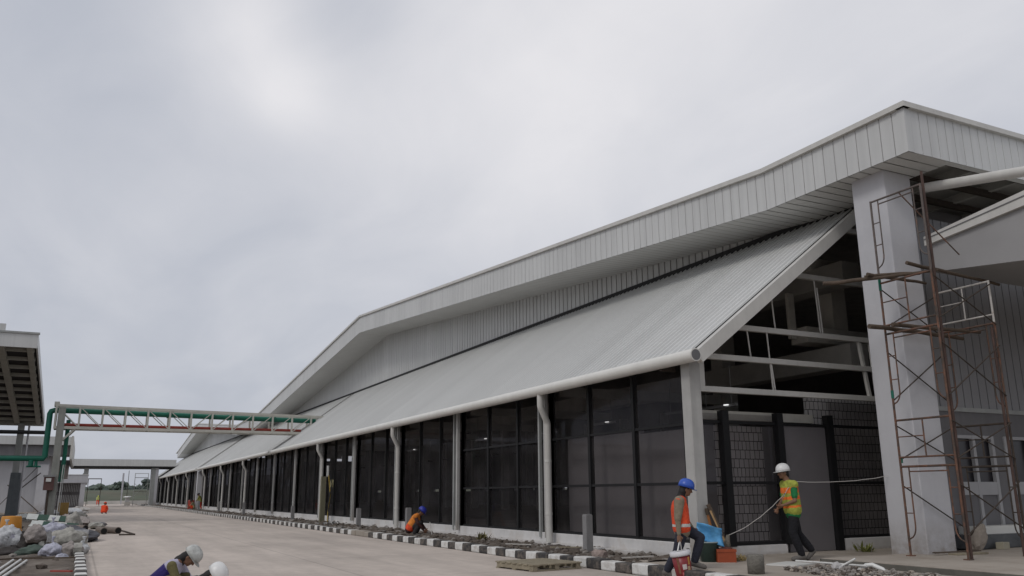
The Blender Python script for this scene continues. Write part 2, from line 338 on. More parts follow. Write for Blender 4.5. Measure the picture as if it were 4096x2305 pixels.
# ------------------------------------------------------------------ main hall
XF, YE, XG, ZG, XJ, ZJ, XO, YO = 10.95, 13.85, 10.4, 4.0, 15.6, 7.87, 13.84, 10.19
YV, YEND = 12.9, 150.0
SL = (ZJ-ZG)/(XJ-XG)
def lerp(a, b, t): return a+(b-a)*t
RIDGE = [(YO-.01, 8.83), (14.1, 8.83), (47.5, 11.65), (80, 8.45), (90.5, 8.42), (124, 11.1), (151, 8.3), (YEND+2, 8.3)]
def zt(y):
    for (a, za), (b, zb) in zip(RIDGE, RIDGE[1:]):
        if y <= b: return lerp(za, zb, (y-a)/(b-a))
    return RIDGE[-1][1]
FD = .98
hall = thing('factory_hall', (13.2, 30, 0), 'very long white clad factory hall with sloping lower roof and dark glazed side', 'factory hall')

# lower roof : three lengths with gaps
def roof_len(y0, y1):
    g = MB(); n = V((-SL, 0, 1)).normalized(); per = .22; y = y0; pts = []
    while y < y1:
        pts += [(y, 0), (min(y+per-.055, y1), 0), (min(y+per-.042, y1), .04), (min(y+per-.013, y1), .04)]; y += per
    pts.append((y1, 0)); vs = []
    for yy, o in pts:
        for x in (XG-.02, XJ+.05): vs.append(V((x, yy, ZG+SL*(x-XG)))+n*o)
    k = len(vs); g.add(vs, [(2*i, 2*i+1, 2*i+3, 2*i+2) for i in range(len(pts)-1)], ROOFS)
    g.add([V((x, yy, ZG-.07+SL*(x-XG))) for x in (XG-.02, XJ+.05) for yy in (y0, y1)], [(0, 1, 3, 2)], CONCD)
    r = g.build('roof', hall)
    for yy, s in ((y0, -1), (y1, 1)):
        f = MB()
        a = yy+(s*.14 if s > 0 else -.14)
        lo, hi = min(yy, a), max(yy, a)
        P = lambda x, dz, q: V((x, q, ZG+SL*(x-XG)+dz))
        f.poly([P(XG+.0, .045, lo), P(XJ+.3, .045, lo), P(XJ+.3, -.27, lo), P(XG+.16, -.27, lo)], STEEL, (0, hi-lo, 0))
        f.poly([P(XG+.0, .03, yy-s*.0), P(XJ+.3, .03, yy), P(XJ+.3, .065, yy), P(XG+.0, .065, yy)], GASK, (0, s*-.022, 0))
        f.build('verge_flashing', r)
roof_len(YV, 53.9); roof_len(54.45, 90.0); roof_len(92.0, YEND)

sh = MB()
for a, b_, dz, mm in ((53.6, 54.6, -.16, GASK), (90, 92, -.4, GASK)):
    sh = MB(); sh.add([V((x, y, ZG+SL*(x-XG)+dz)) for x in (XG+.1, XJ) for y in (a, b_)], [(0, 1, 3, 2)], mm)
    sh.build('roof_gap', hall)
# gutter tube with end disc, in the three lengths
GUTM = mat('bright gutter', (.66, .65, .61), .4, .07, 2, streak=.06)
for i, (a, b_) in enumerate(((YV-.16, 53.9), (54.3, 90.2), (91.9, YEND))):
    g = MB(); g.tube([(XG-.02, y, ZG-.02) for y in [a+(b_-a)*k/12 for k in range(13)]], .128, GUTM, 22)
    o = g.build('gutter', hall)
    if i == 0:
        e = MB(); e.tube([(XG-.02, a-.006, ZG-.02), (XG-.02, a-.001, ZG-.02)], .106, mat('dark gutter end', (.13, .13, .135), .6, .1), 20); e.build('end_disc', o)
g = MB()   # gutter brackets, small dark clips under the tube
y = YV+1
g.box((XG-.02, y-.02, ZG-.19), (XG+.35, y+.02, ZG-.1), RUSTD); bk0 = g.build('bracket', hall); k = 1
while y+2.9*k < 60:
    b2 = bk0.copy(); col.objects.link(b2); b2.parent = hall; b2.location = (0, 2.9*k, 0); k += 1
# upper wall, soffit, fascia, top trim, main roof
g = MB(); zb_ = lambda t: ZJ-.05; base = YE-1.5
grooved(g, (XJ+.02, base), (XJ+.02, YEND), lambda t: ZJ-.1, lambda t: zt(base+t)-FD+.02, SHEET, (-1, 0), .3, .055, .03, GROOVE); g.build('upper_wall', hall)
g = MB(); g.box((XJ-.1, YV, ZJ-.06), (XJ+.02, YEND, ZJ+.09), GASK); g.build('shadow_gap', hall)
g = MB()
grooved(g, (XO, YO), (XO, YEND), lambda t: zt(YO+t)-FD, lambda t: zt(YO+t)-.01, SHEET, (-1, 0), .3, .021, .02, GROOVE)
grooved(g, (40, YO), (XO, YO), lambda t: 8.83-FD, lambda t: 8.82, SHEET, (0, -1), .26, .018, .02, SOFF)
g.box((XO-.012, YO-.012, 8.83-FD), (XO+.16, YO+.0, 8.82), SHEET); g.box((XO-.012, YO, 8.83-FD), (XO, YO+.16, 8.82), SHEET)
fa = g.build('fascia', hall)
g = MB()
pr = [r for r in RIDGE]; pr[0] = (YO-.07, 8.83)
for (a, za), (b_, zb) in zip(pr, pr[1:]): g.beam((XO+.02, a, za), (XO+.02, b_, zb), .2, .11, STEEL)
g.beam((XO-.08, YO+.02, 8.83), (40, YO+.02, 8.83), .2, .11, STEEL); g.build('cap_trim', fa)
g = MB(); ys = [r[0] for r in RIDGE]; ys[0] = YO
for a, b_ in zip(ys, ys[1:]):
    za, zb = zt(a), zt(b_); g.add([(XO+.1, a, za-.03), (48, a, za-.03), (48, b_, zb-.03), (XO+.1, b_, zb-.03)], [(0, 1, 2, 3)], ROOFS)
    g.add([(XO+.1, a, za-.1), (48, a, za-.1), (48, b_, zb-.1), (XO+.1, b_, zb-.1)], [(3, 2, 1, 0)], CONCD)
g.build('roof', hall)
# soffit boards : seams run across the overhang
g = MB(); y = YO+.02
while y < YEND:
    e = min(y+.27, YEND); za, zb = zt(y)-FD, zt(e)-FD; x1 = XJ+.02 if y > 11.9 else 15.15
    g.add([(XO+.02, y, za), (XO+.02, e, zb), (x1, e, zb), (x1, y, za)], [(0, 1, 2, 3)], SOFF)
    e2 = min(e+.03, YEND); g.add([(XO+.02, e, zb+.03), (XO+.02, e2, zt(e2)-FD+.03), (x1, e2, zt(e2)-FD+.03), (x1, e, zb+.03)], [(0, 1, 2, 3)], PLASTD); y = e+.03
g.box((XO+.02, YO+.02, 8.83-FD+.001), (40, YO+.17, 8.83-FD+.03), SOFF); g.build('soffit', hall)
# dark recess above the porch : purlins under the roof
g = MB()
for k in range(9): x = 15.9+k*1.6; g = MB(); g.beam((x, YO+.7, 8.55), (x, 13.9, 8.55), .12, .2, CONCD); g.build('purlin', hall)
for k in range(3): g = MB(); g.beam((XO+1.7, 11.1+k*.95, 8.4), (40, 11.1+k*.95, 8.4), .08, .16, RUSTD); g.build('purlin', hall)
# plinth
g = MB()
g.box((XF-.10, YE-.0, .0), (XF+.12, YEND, .42), PLINTH); g.box((XF-.28, YE+1.6, .0), (XF-.10, YEND, .19), PLINTH)
g.box((XF-.10, YE-.08, .0), (13.34, YE+.12, .335), PLINTH); g.box((14.98, YE-.08, .0), (16.9, YE+.12, .40), PLINTH); g.build('plinth', hall, .01)
# end beams of the open gable, with struts
for z, x0, x1 in ((3.44, 10.86, 16.9), (4.12, 10.92, 16.9), (4.79, 11.85, 16.9), (6.13, 13.65, 16.9), (7.43, 15.4, 16.9)):
    g = MB(); g.box((x0, YE-.42, z-.06), (x1, YE-.32, z+.055), STEEL); g.build('cross_beam', hall, .006)
g = MB(); g.box((10.86, YE-.56, 3.36), (11.02, YE-.42, 4.2), STEEL); g.build('cheek_plate', hall, .006)
for x, z0, z1 in ((13.0, 3.45, 4.78), (13.06, 4.1, 3.45), (12.45, 4.1, 4.75), (14.55, 4.8, 6.1), (14.62, 4.8, 5.9), (16.1, 3.45, 4.78), (13.2, 4.8, 5.9)):
    g = MB(); g.tube([(x-.06, YE-.37, max(z0, z1)), (x, YE-.37, min(z0, z1))], .018, STEEL, 6); g.build('strut', hall)
g = MB(); g.beam((15.72, YE-.37, 4.75), (15.9, YE-.37, 3.48), .07, .07, STEEL); g.build('strut', hall)
# corner post and side posts
g = MB(); g.box((10.56, 13.2, .14), (10.83, 13.47, 3.93), POSTM); g.box((10.5, 13.14, .13), (10.89, 13.53, .17), STEELG); g.build('post', hall, .008)
PITCHY = 5.85; y = 19.5; posts = []
while y < 149:
    if not 53 < y < 53.1: posts.append(y)
    y += PITCHY
for i, y in enumerate(posts):
    g = MB(); g.box((XF-.22, y-.05, .30), (XF-.13, y+.05, ZG+.1), POSTM); g.box((XF-.14, y+.42, .3), (XF-.06, y+.5, ZG+.1), STEELG); g.build('post', hall)
for i, y in enumerate((19.2, 30.9, 42.3, 64.2, 75.1, 86.8, 101, 112.5, 124, 136)):
    g = MB(); x = XG+.0
    g.tube([(x, y-.12, ZG-.1), (x, y-.12, ZG-.42), (x+.03, y-.11, ZG-.48), (x+.24, y-.02, ZG-.80), (x+.27, y, ZG-.88), (x+.27, y, .2)], .085, STEEL, 14)
    for z in (.9, 2.2): g.tube([(x+.27, y, z-.03), (x+.27, y, z+.03)], .094, STEEL, 14)
    g.build('downpipe', hall)
# wide white fins at the gap between the two halls
g = MB(); g.box((XF-.45, 91.2, 0), (XF+.1, 92.0, 4.1), PLAST); g.build('pier', hall)
# side windows : one per bay, frame with its glass
edges = [YE]+posts+[YEND]
for a, b_ in zip(edges, edges[1:]):
    f = MB(); n = 3 if b_-a > 4 else 2
    for j in range(n+1):
        yy = a+(b_-a)*j/n
        if a == YE and j == 0: continue
        w = (.05 if a < 20 else .028) if 0 < j < n else .06; f.box((XF-.03, yy-w, .42), (XF+.09, yy+w, 4.25), DARKS)
    for z in (.45, 1.57, 2.76): f.box((XF-.015, a+.05, z-.03), (XF+.07, b_-.05, z+.03), DARKS) if a < 20 or z < 1 else None
    w = f.build('window', hall)
    gl = MB(); gl.add([(XF+.03, a+.02, .42), (XF+.03, b_-.02, .42), (XF+.03, b_-.02, 4.3), (XF+.03, a+.02, 4.3)], [(0, 3, 2, 1)], GLASS); gl.build('glass', w)
# end window : mullions, transoms and glass up to 3 m, then the door
f = MB()
for x in (11.88, 13.39, 14.88): f.box((x-.085, YE-.10, .33 if x < 14 else .15), (x+.085, YE+.06, 3.05), DARKS)
f.box((XF-.06, YE-.05, .335), (XF+.05, YE+.06, 3.05), DARKS)
for z, x1 in ((.37, 13.34), (1.58, 13.34), (2.82, 16.9)): f.box((XF+.05, YE-.03, z-.03), (x1, YE+.04, z+.03), DARKS)
for z in (1.58, .43): f.box((14.97, YE-.03, z-.03), (16.9, YE+.04, z+.03), DARKS)
w = f.build('window', hall)
for x0, x1, z0 in ((XF+.05, 13.3, .36), (14.97, 16.9, .40)): gl = MB(); gl.add([(x0, YE+.02, z0), (x1, YE+.02, z0), (x1, YE+.02, 3.0 if x0 < 14 else 3.36), (x0, YE+.02, 3.0 if x0 < 14 else 3.36)], [(0, 1, 2, 3)], GLASS); gl.build('glass', w)
g = MB(); g.box((13.48, YE-.0, .16), (14.79, YE+.04, 2.79), mat('grey door leaf', (.15, .14, .145), .6, .1, 1)); g.build('door', hall, .006)
# interior : floor, partition room, columns and beams, far wall with strip windows
g = MB(); g.box((XF+.15, YE+.08, .0), (44, YEND, .2), FLOORI); g.build('floor', hall)
GP = mat('grey plastered partition', (.27, .26, .265), .9, .08, .8)
g = MB()
g.box((11.5, YE+.45, .2), (11.62, 19.6, 2.72), GP); g.box((11.5, 16.3, 2.722), (11.62, 19.6, 2.84), GP)
g.box((11.62, YE+.45, .2), (12.0, YE+.57, 2.79), GP); g.box((12.0, YE+.45, .2), (13.36, YE+.57, 2.79), BLOCK); g.box((13.36, YE+.45, .2), (14.8, YE+.57, 2.79), GP)
g.box((14.8, YE+.45, .2), (17.2, YE+.57, 3.5), BLOCK); g.box((11.4, YE+.30, 2.90), (14.78, YE+.44, 3.09), mat('lit top course', (.56, .54, .48), .8, .1, 4))  # pale top strip: light on the course put into its colour
g.build('partition_wall', hall)
for x in (16.6, 28):
    g = MB(); y = YE+5.6; g.box((x, y-.25, .2), (x+.5, y+.25, 7.6), CONCD); c0 = g.build('column', hall); k = 1
    while y+PITCHY*k < YEND-1:
        c2 = c0.copy(); col.objects.link(c2); c2.parent = hall; c2.location = (0, PITCHY*k, 0); k += 1
g = MB()
for z in (4.65, 6.75): g.box((16.55, YE+.6, z-.28), (17.15, YEND, z+.28), CONCD)
CL = mat('daylit interior concrete', (.66, .64, .58), .9, .12, 1.5); g.box((17.25, 15.5, 5.52), (17.75, 16.0, 7.0), CL); g.box((16.2, 15.45, 5.1), (19.2, 16.0, 5.5), CL); g.box((16.5, 15.42, 7.02), (19.2, 16.0, 7.35), CL); g.box((15.9, 15.7, 5.2), (16.1, 15.8, 6.4), CL)  # paler copy of the concrete, gable daylight put into its colour
y = YE+5.6
while y < YEND:
    g.box((XF+.3, y-.1, 3.9), (16.6, y+.1, 4.15), CONCD); y += PITCHY
g.build('beam', hall)
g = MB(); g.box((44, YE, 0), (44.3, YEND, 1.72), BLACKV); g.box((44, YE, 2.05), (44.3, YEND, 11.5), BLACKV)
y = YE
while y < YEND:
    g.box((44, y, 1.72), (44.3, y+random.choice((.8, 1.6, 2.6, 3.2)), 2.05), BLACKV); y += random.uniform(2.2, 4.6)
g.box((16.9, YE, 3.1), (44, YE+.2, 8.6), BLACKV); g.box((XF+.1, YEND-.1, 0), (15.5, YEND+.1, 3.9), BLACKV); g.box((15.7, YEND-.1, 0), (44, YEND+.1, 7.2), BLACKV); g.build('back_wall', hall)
# right-hand porch wall with its windows (Y = 12)
g = MB(); YW = 12.0; PLASTD = mat('shaded porch render', (.17, .168, .175), .85, .12, .8, .2, 12, streak=.12)  # render darkened so its colour carries the porch shade
wins = ((16.62, 17.02), (17.10, 17.74), (18.32, 19.2), (19.3, 19.9), (21, 21.9))
WH = mat('white window frame', (.36, .36, .37), .5, .06, 2)
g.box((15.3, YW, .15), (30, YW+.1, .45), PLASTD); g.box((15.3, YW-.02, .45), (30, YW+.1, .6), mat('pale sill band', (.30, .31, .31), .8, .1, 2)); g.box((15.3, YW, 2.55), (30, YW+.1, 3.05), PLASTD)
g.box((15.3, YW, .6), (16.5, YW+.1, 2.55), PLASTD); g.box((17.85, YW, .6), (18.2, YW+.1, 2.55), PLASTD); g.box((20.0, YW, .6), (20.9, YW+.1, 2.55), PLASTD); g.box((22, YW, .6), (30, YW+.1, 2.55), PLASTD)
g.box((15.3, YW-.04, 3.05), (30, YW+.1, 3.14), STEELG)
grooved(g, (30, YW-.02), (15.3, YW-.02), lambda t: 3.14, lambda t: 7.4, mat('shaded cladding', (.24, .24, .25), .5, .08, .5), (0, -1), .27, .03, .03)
g.build('side_wall', hall)
for x0, x1 in ((16.5, 17.85), (18.2, 20.0), (20.9, 22.0)):
    f = MB()
    for x in (x0, (x0+x1)/2-.05, x1-.09): f.box((x, YW-.03, .6), (x+.09, YW+.05, 2.55), WH)
    for z in (.6, 1.30, 2.48): f.box((x0+.09, YW-.025, z), (x1-.09, YW+.045, z+(.27 if z == 1.3 else .07)), WH)
    w = f.build('window', hall); p = MB(); p.box((x0+.05, YW+.01, .66), (x1-.05, YW+.03, 1.32), PLASTD); p.build('infill_panel', w)
    q = MB(); q.box((x0+.05, YW+.06, 1.55), (x1-.05, YW+.07, 2.5), mat('dark window glass', (.012, .01, .014), .3, .2, 1, spec=.6)); q.build('pane', w)
# porch canopy and porch gutter
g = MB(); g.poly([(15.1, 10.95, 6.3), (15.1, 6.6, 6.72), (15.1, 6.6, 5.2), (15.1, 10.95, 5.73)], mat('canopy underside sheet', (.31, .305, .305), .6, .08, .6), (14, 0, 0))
cpy = g.build('canopy', hall)
g = MB(); g.poly([(15.02, 10.97, 6.28), (15.02, 6.5, 6.72), (15.02, 6.5, 7.08), (15.02, 10.97, 6.47)], STEEL, (14.1, 0, 0)); g.poly([(15.005, 10.97, 6.40), (15.005, 6.5, 6.93), (15.005, 6.5, 6.95), (15.005, 10.97, 6.415)], PLASTD, (.03, 0, 0)); g.build('edge_trim', cpy)
g = MB(); g.tube([(15.08, 10.9, 7.52), (15.08, 6.5, 6.72)], .1, STEEL, 16); g.build('rain_pipe', hall)
# hanging lamps inside, seen through the glass
lit = bpy.data.materials.new('reflector glint'); _t, _N, _L = nodes(lit); _o = _N.new('ShaderNodeOutputMaterial'); _e = _N.new('ShaderNodeEmission'); _e.inputs[1].default_value = .9; _L.new(_e.outputs[0], _o.inputs[0]); LAMPM = mat('grey lamp batten', (.25, .25, .25), .5, .1)  # weak glow painted in for the glints on the lamp reflectors
for i, (x, y, z) in enumerate(((13.3, 15.6, 3.35), (13.6, 17.4, 3.4), (12.4, 22.3, 3.15), (12.2, 26.5, 3.2), (12.4, 34, 3.2), (13.0, 20.2, 3.3))):
    t = thing('batten_lamp', (x, y, z), ('short grey batten lamp on two rods nearest the open gable', 'grey batten lamp on two rods over the block partition', 'batten lamp hung behind the glass between the first pipe and the thin post', 'dim batten lamp hung behind the second dark window bay from the near downpipe', 'faint batten lamp deep in the hall behind the third downpipe', 'grey batten lamp just right of the nearest downpipe')[i], 'lamp', 'batten lamps hanging inside the hall')
    g = MB(); g.box((x-.04, y-.62, z-.03), (x+.04, y+.62, z+.03), LAMPM); g.build('lamp_body', t)
    g = MB(); g.tube([(x, y-.45, z+.02), (x, y-.45, z+.95)], .008, LAMPM, 5); g.tube([(x, y+.45, z+.02), (x, y+.45, z+.95)], .008, LAMPM, 5); g.build('rod', t)
    g = MB(); g.box((x-.1, y-.4, z+.0), (x-.05, y-.28, z+.025), lit); g.build('reflector', t)
# big square pillar
g = MB(); g.box((14.2, 11.1, .1), (15.0, 11.92, 7.86), PLAST); g.build('pillar', hall, .015)
# ------------------------------------------------------------------ scaffold round the pillar
def door_frame(mb, x, y0, y1, z0, z1, m):
    r = .021; mb.tube([(x, y0, z0), (x, y0, z1)], r, m, 8); mb.tube([(x, y1, z0), (x, y1, z1)], r, m, 8)
    mb.tube([(x, y0, z1-.02), (x, y1, z1-.02)], r, m, 8); ins = .17
    mb.tube([(x, y0+ins, z1-.11), (x, y1-ins, z1-.11)], .014, m, 6)
    for y, s in ((y0, 1), (y1, -1)):
        p = [(x, y+s*ins, z1-.02), (x, y+s*ins, z0+.52)]+[(x, y+s*ins*math.cos(a)**.9, z0+.52-.22*math.sin(a)) for a in (.35, .7, 1.05, 1.35)]+[(x, y, z0+.28)]
        mb.tube(p, .014, m, 6)
        for z in (z0+.75, z0+1.2): mb.tube([(x, y, z), (x, y+s*ins, z)], .011, m, 6)
def ladder_frame(mb, x, y0, y1, z0, z1, m):
    r = .021; mb.tube([(x, y0, z0), (x, y0, z1)], r, m, 8); mb.tube([(x, y1, z0), (x, y1, z1)], r, m, 8)
    mb.tube([(x, y0, z1-.02), (x, y1, z1-.02)], .02, m, 8); mb.tube([(x, y0, z0+.15), (x, y1, z0+.15)], .017, m, 8)
    ym = (y0+y1)/2; mb.tube([(x, ym, z0+.15), (x, ym, z1-.02)], .015, m, 6); mb.tube([(x, ym, (z0+z1)/2+.1), (x, y1, (z0+z1)/2+.1)], .012, m, 6)
XA, XB, Y0, Y1, ZB = 13.62, 15.24, 9.88, 11.02, .25
sc = thing('scaffold_tower', ((XA+XB)/2, (Y0+Y1)/2, ZB), 'rusty tube scaffold tower of stacked frames standing round the big white pillar', 'scaffold')
LA = ((ZB, 1.85, 0, RUST), (1.85, 2.70, 1, RUST), (2.70, 4.35, 0, RUST), (4.35, 5.36, 1, RUST), (5.36, 7.04, 0, mat('grey black tube', (.12, .10, .09), .7, .3, 8, c2=(.2, .09, .05), c2amt=.35, c2scale=4)))
LB = ((ZB, 1.85, 0, RUSTD), (1.85, 2.62, 1, RUSTD), (2.62, 4.5, 0, RUST), (4.5, 5.32, 1, WTUBE))
for X, LV in ((XA, LA), (XB, LB)):
    for z0, z1, k, mm in LV:
        g = MB(); (ladder_frame if k else door_frame)(g, X, Y0, Y1, z0, z1, mm); o = g.build('frame', sc)
        if mm is WTUBE: o['label'] = 'whitewashed guard frame at the top right'
for z0, z1 in ((ZB+.1, 1.75), (2.75, 4.25)):
    for y in (Y0-.03, Y1+.02):
        for a, b_ in (((XA, y, z1-.25), (XB, y, z0+.35)), ((XA, y-.015, z0+.3), (XB, y-.015, z1-.2))):
            if y < 10 or z0 > 1 or a[2] > b_[2]: g = MB(); g.tube([a, b_], .0125, RUSTD, 6); g.build('cross_brace', sc)
for z0, z1 in ((1.95, 2.6), (4.45, 5.25)):
    for y in (Y1+.02, Y0-.03):
        for a, b_ in (((XA, y, z1), (XB, y, z0)), ((XA, y-.015, z0), (XB, y-.015, z1))):
            g = MB(); g.tube([a, b_], .0125, RUSTD, 6); g.build('cross_brace', sc)
g = MB(); g.tube([(XA, 10.35, 7.0), (XA+.9, Y0+.02, 5.75)], .0125, RUST, 6); g.build('cross_brace', sc)
for x, y in ((XA, Y0), (XA, Y1), (XB, Y0), (XB, Y1)):
    g = MB(); g.box((x-.06, y-.06, ZB-.006), (x+.06, y+.06, ZB+.012), RUST); g.build('base_plate', sc)
for x in (XA+.11, XB-.07):      # doubled uprights where frames overlap
    g = MB(); g.tube([(x, Y0+.02, ZB), (x, Y0+.02, 7.3 if x < 14 else 4.4)], .026, mat('dark maroon tube', (.075, .046, .038), .8, .3, 6), 8); g.build('upright', sc)
g = MB(); g.tube([(XA+.03, Y1, 1.9), (XA+.03, Y1, 2.02)], .03, GREENP, 8); g.tube([(XA, Y1, 5.2), (XA, Y1, 5.42)], .027, GREENP, 8); g.tube([(XA, Y1, 3.1), (XA, Y1, 3.25)], .027, GREENP, 8); g.build('coupler', sc)
for i, (a, b_, r, lab) in enumerate((
    ((13.1, 10.95, 4.44), (15.75, 10.9, 4.40), .045, 'long dark timber pole laid across the scaffold at its middle level'),
    ((13.5, 10.75, 4.46), (15.5, 10.35, 4.41), .04, 'shorter brown timber pole beside the middle scaffold level, slightly skewed'),
    ((12.7, 11.6, 5.37), (13.95, 10.35, 5.44), .04, 'timber pole poking far out left of the upper scaffold level towards the gable'),
    ((13.2, 10.95, 5.47), (14.75, 10.85, 5.44), .035, 'timber pole lying under the others on the upper scaffold level'),
    ((13.45, 10.25, 5.55), (15.9, 10.1, 5.36), .035, 'thick grey pole with cut end sloping over the upper right scaffold level'),
    ((13.25, 11.05, 5.45), (14.2, 10.15, 5.46), .03, 'thin stick lying across the upper scaffold poles'))):
    g = MB(); a = V(a); b_ = V(b_); pts = [a.lerp(b_, k/6)+V((0, random.uniform(-.015, .015), random.uniform(-.012, .012))) for k in range(7)]
    g.tube(pts, r*1.05, WOOD, 9, r1=r*.8); tag(g.build('timber_pole'), lab, 'pole', 'timber poles laid on the scaffold')

# ------------------------------------------------------------------ pipe bridge over the road
BY = 53.5; XL, XR = -1.62, 14.0; W2 = .55
ztop = lambda x: 6.33-(x-XL)*.012; zbot = lambda x: 5.12+(x-XL)*.0
XRB = 12.55
br = thing('pipe_bridge', (-1.6, BY, 0), 'pale steel truss bridge carrying pipes over the road to the hall roof', 'pipe bridge')
for s in (-1, 1):
    y = BY+s*W2
    g = MB(); g.beam((XL, y, ztop(XL)), (XR, y, ztop(XR)), .11, .14, BEIGEC); g.build('chord', br)
    g = MB(); g.beam((XL, y, zbot(XL)), (XRB, y, zbot(XRB)), .11, .15, BEIGEC); g.build('chord', br)
    n = 12; dx = (XRB-XL)/n
    for i in range(n+1):
        x = XL+.05+i*dx*.995; g = MB(); g.beam((x, y, zbot(x)+.07), (x, y, ztop(x)-.07), .10, .10, BEIGEC, up=V((0, 1, 0))); g.build('vertical', br)
        if i < n:
            g = MB(); a = (x+.05, y, ztop(x)-.08); b_ = (x+dx-.05, y, zbot(x)+.08)
            if i > 5: a = (x+.05, y, zbot(x)+.08); b_ = (x+dx-.05, y, ztop(x)-.08)
            g.beam(a, b_, .045, .045, BEIGEC); g.build('diagonal', br)
for i in range(0, 13):
    x = XL+.05+i*(XRB-XL)/12
    for z in (zbot(x), ztop(x)):
        g = MB(); g.beam((x, BY-W2, z), (x, BY+W2, z), .07, .08, BEIGEC); g.build('cross_member', br)
for s in (-1, 1):
    y = BY+s*(W2-.05)
    g = MB(); g.beam((-1.28, y, .1), (-1.28, y, 6.2),   .36 if s < 0 else .3, .26, mat('grey green leg', (.27, .275, .25), .6, .15, 2, streak=.2), up=V((0, 1, 0))); g.build('leg', br)
    g = MB(); g.beam((-1.1, y, 4.45), (-.55, y, 5.08), .1, .1, BEIGEC); g.build('knee_brace', br)
g = MB(); g.box((-1.7, BY-.35, 6.3), (-1.45, BY+.35, 6.55), BEIGEC); g.build('end_plate', br)
g = MB(); g.tube([(XL-.25, BY-.1, 3.5), (XL-.25, BY-.1, 5.9), (XL-.2, BY-.1, 6.02), (XL-.05, BY-.1, 6.08), (XL+1, BY-.1, 6.08), (12.9, BY-.1, 5.92)], .15, GREENP, 14)
for x in (0.8, 4.2, 7.6, 10.4): g.tube([(x-.05, BY-.1, 6.07-(x+1)*.0112), (x+.05, BY-.1, 6.07-(x+1)*.0112)], .18, GREENP, 14)
tag(g.build('green_pipe'), 'thick green pipe running along the top of the truss bridge and down its end', 'pipe')
g = MB(); g.tube([(XL+.2, BY-.2, 5.30), (12.0, BY-.2, 5.30)], .085, REDP, 12); tag(g.build('red_pipe'), 'red pipe lying along the bottom chord of the truss bridge', 'pipe')
g = MB(); g.tube([(-14, BY-.1, 3.42), (-1.9, BY-.1, 3.45), (-1.87, BY-.1, 3.6)], .15, GREENP, 14)
g.tube([(-2.5, BY-.1, 3.35), (-2.5, BY-.1, 3.05)], .13, GREENP, 10); g.tube([(-2.25, BY-.1, 3.3), (-2.25, BY-.1, 3.0)], .08, GREENP, 8); g.tube([(-2.7, BY-.1, 3.02), (-2.0, BY-.1, 3.02)], .05, GREENP, 8)
tag(g.build('green_pipe'), 'horizontal green pipe with valve stubs running left behind the canopy column', 'pipe')
g = MB(); g.tube([(-.92, BY+.3, 5.6), (-.92, BY+.3, 3.3), (-.95, BY+.3, 3.1), (-1.0, BY+.3, 2.2)], .11, GREENP, 12); tag(g.build('green_pipe'), 'vertical green pipe just right of the truss bridge leg', 'pipe')
g = MB(); g.tube([(-20, 60, 5.2), (-2.0, 60, 5.28)], .12, BLACKP, 10); tag(g.build('black_pipe'), 'black horizontal pipe crossing high behind the left canopy column', 'pipe')
g = MB()
for x in (-1.02, -.95, -.86): g.tube([(x, BY-.62, .1), (x+.04, BY-.62, 3.1)], .022, (PVC, BLACKP, STEELG)[int(abs(x)*10) % 3], 6)
tag(g.build('conduit'), 'bundle of thin conduits climbing the right side of the bridge leg', 'conduit')
t = thing('switch_box', (-1.5, BY-.75, 1.4), 'small dark electrical switch box hanging on the bridge leg', 'switch box')
g = MB(); g.box((-1.75, BY-.9, 1.75), (-1.25, BY-.72, 2.45), mat('maroon box', (.10, .05, .045), .6, .2, 3)); g.box((-1.8, BY-.95, 2.45), (-1.2, BY-.7, 2.55), GREYPL); g.build('box', t)
g = MB(); g.box((-1.55, BY-.82, .05), (-1.43, BY-.74, 1.75), RUSTD); g.box((-1.65, BY-.94, 2.2), (-1.4, BY-.9, 2.38), PVC); g.build('stand', t)

# ------------------------------------------------------------------ left canopy building
lc = thing('canopy_building', (-6, 60, 0), 'tall open canopy with dark underside and light fascia at the left edge', 'canopy')
zc = lambda y: 9.28+(y-51.46)*(6.66-9.28)/(70.84-51.46)
g = MB(); g.poly([(-2.78, 51.2, zc(51.2)+.62), (-2.78, 71.2, zc(71.2)+.5), (-2.78, 71.2, zc(71.2)), (-2.78, 51.2, zc(51.2))], SHEET, (-.08, 0, 0)); g.build('fascia', lc)
g = MB(); g.box((-16, 51.05, 9.14), (-2.78, 51.2, 9.92), SHEET); g.box((-16, 50.98, 9.88), (-2.72, 51.2, 9.98), STEELG); g.box((-16, 51.06, 9.92), (-4.35, 51.25, 10.35), SHEET); g.build('fascia', lc)
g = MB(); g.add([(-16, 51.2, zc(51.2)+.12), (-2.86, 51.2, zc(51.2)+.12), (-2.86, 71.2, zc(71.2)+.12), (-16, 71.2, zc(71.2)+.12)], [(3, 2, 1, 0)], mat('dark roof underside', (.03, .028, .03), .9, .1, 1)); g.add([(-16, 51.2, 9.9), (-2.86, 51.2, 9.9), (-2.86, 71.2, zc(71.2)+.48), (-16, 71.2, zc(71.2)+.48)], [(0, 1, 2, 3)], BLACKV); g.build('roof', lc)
PUR = mat('purlin steel', (.36, .35, .31), .6, .15, 2)
y = 52.2
while y < 71: g = MB(); g.box((-16, y, zc(y)-.10), (-2.95, y+.16, zc(y)+.10), PUR); g.build('purlin', lc); y += 1.75
for x, w_ in ((-3.15, .28), (-4.5, .34), (-8.5, .34)):
    g = MB(); g.beam((x, 51.3, zc(51.3)+.02), (x, 71, zc(71)+.02), w_, .24, PUR); g.build('rafter', lc)
g = MB(); g.box((-16, 70.9, 6.45), (-2.8, 71.2, 6.9), PUR); g.build('end_beam', lc)
PEDM = mat('blue grey pedestal', (.13, .145, .155), .7, .15, 2, streak=.2)
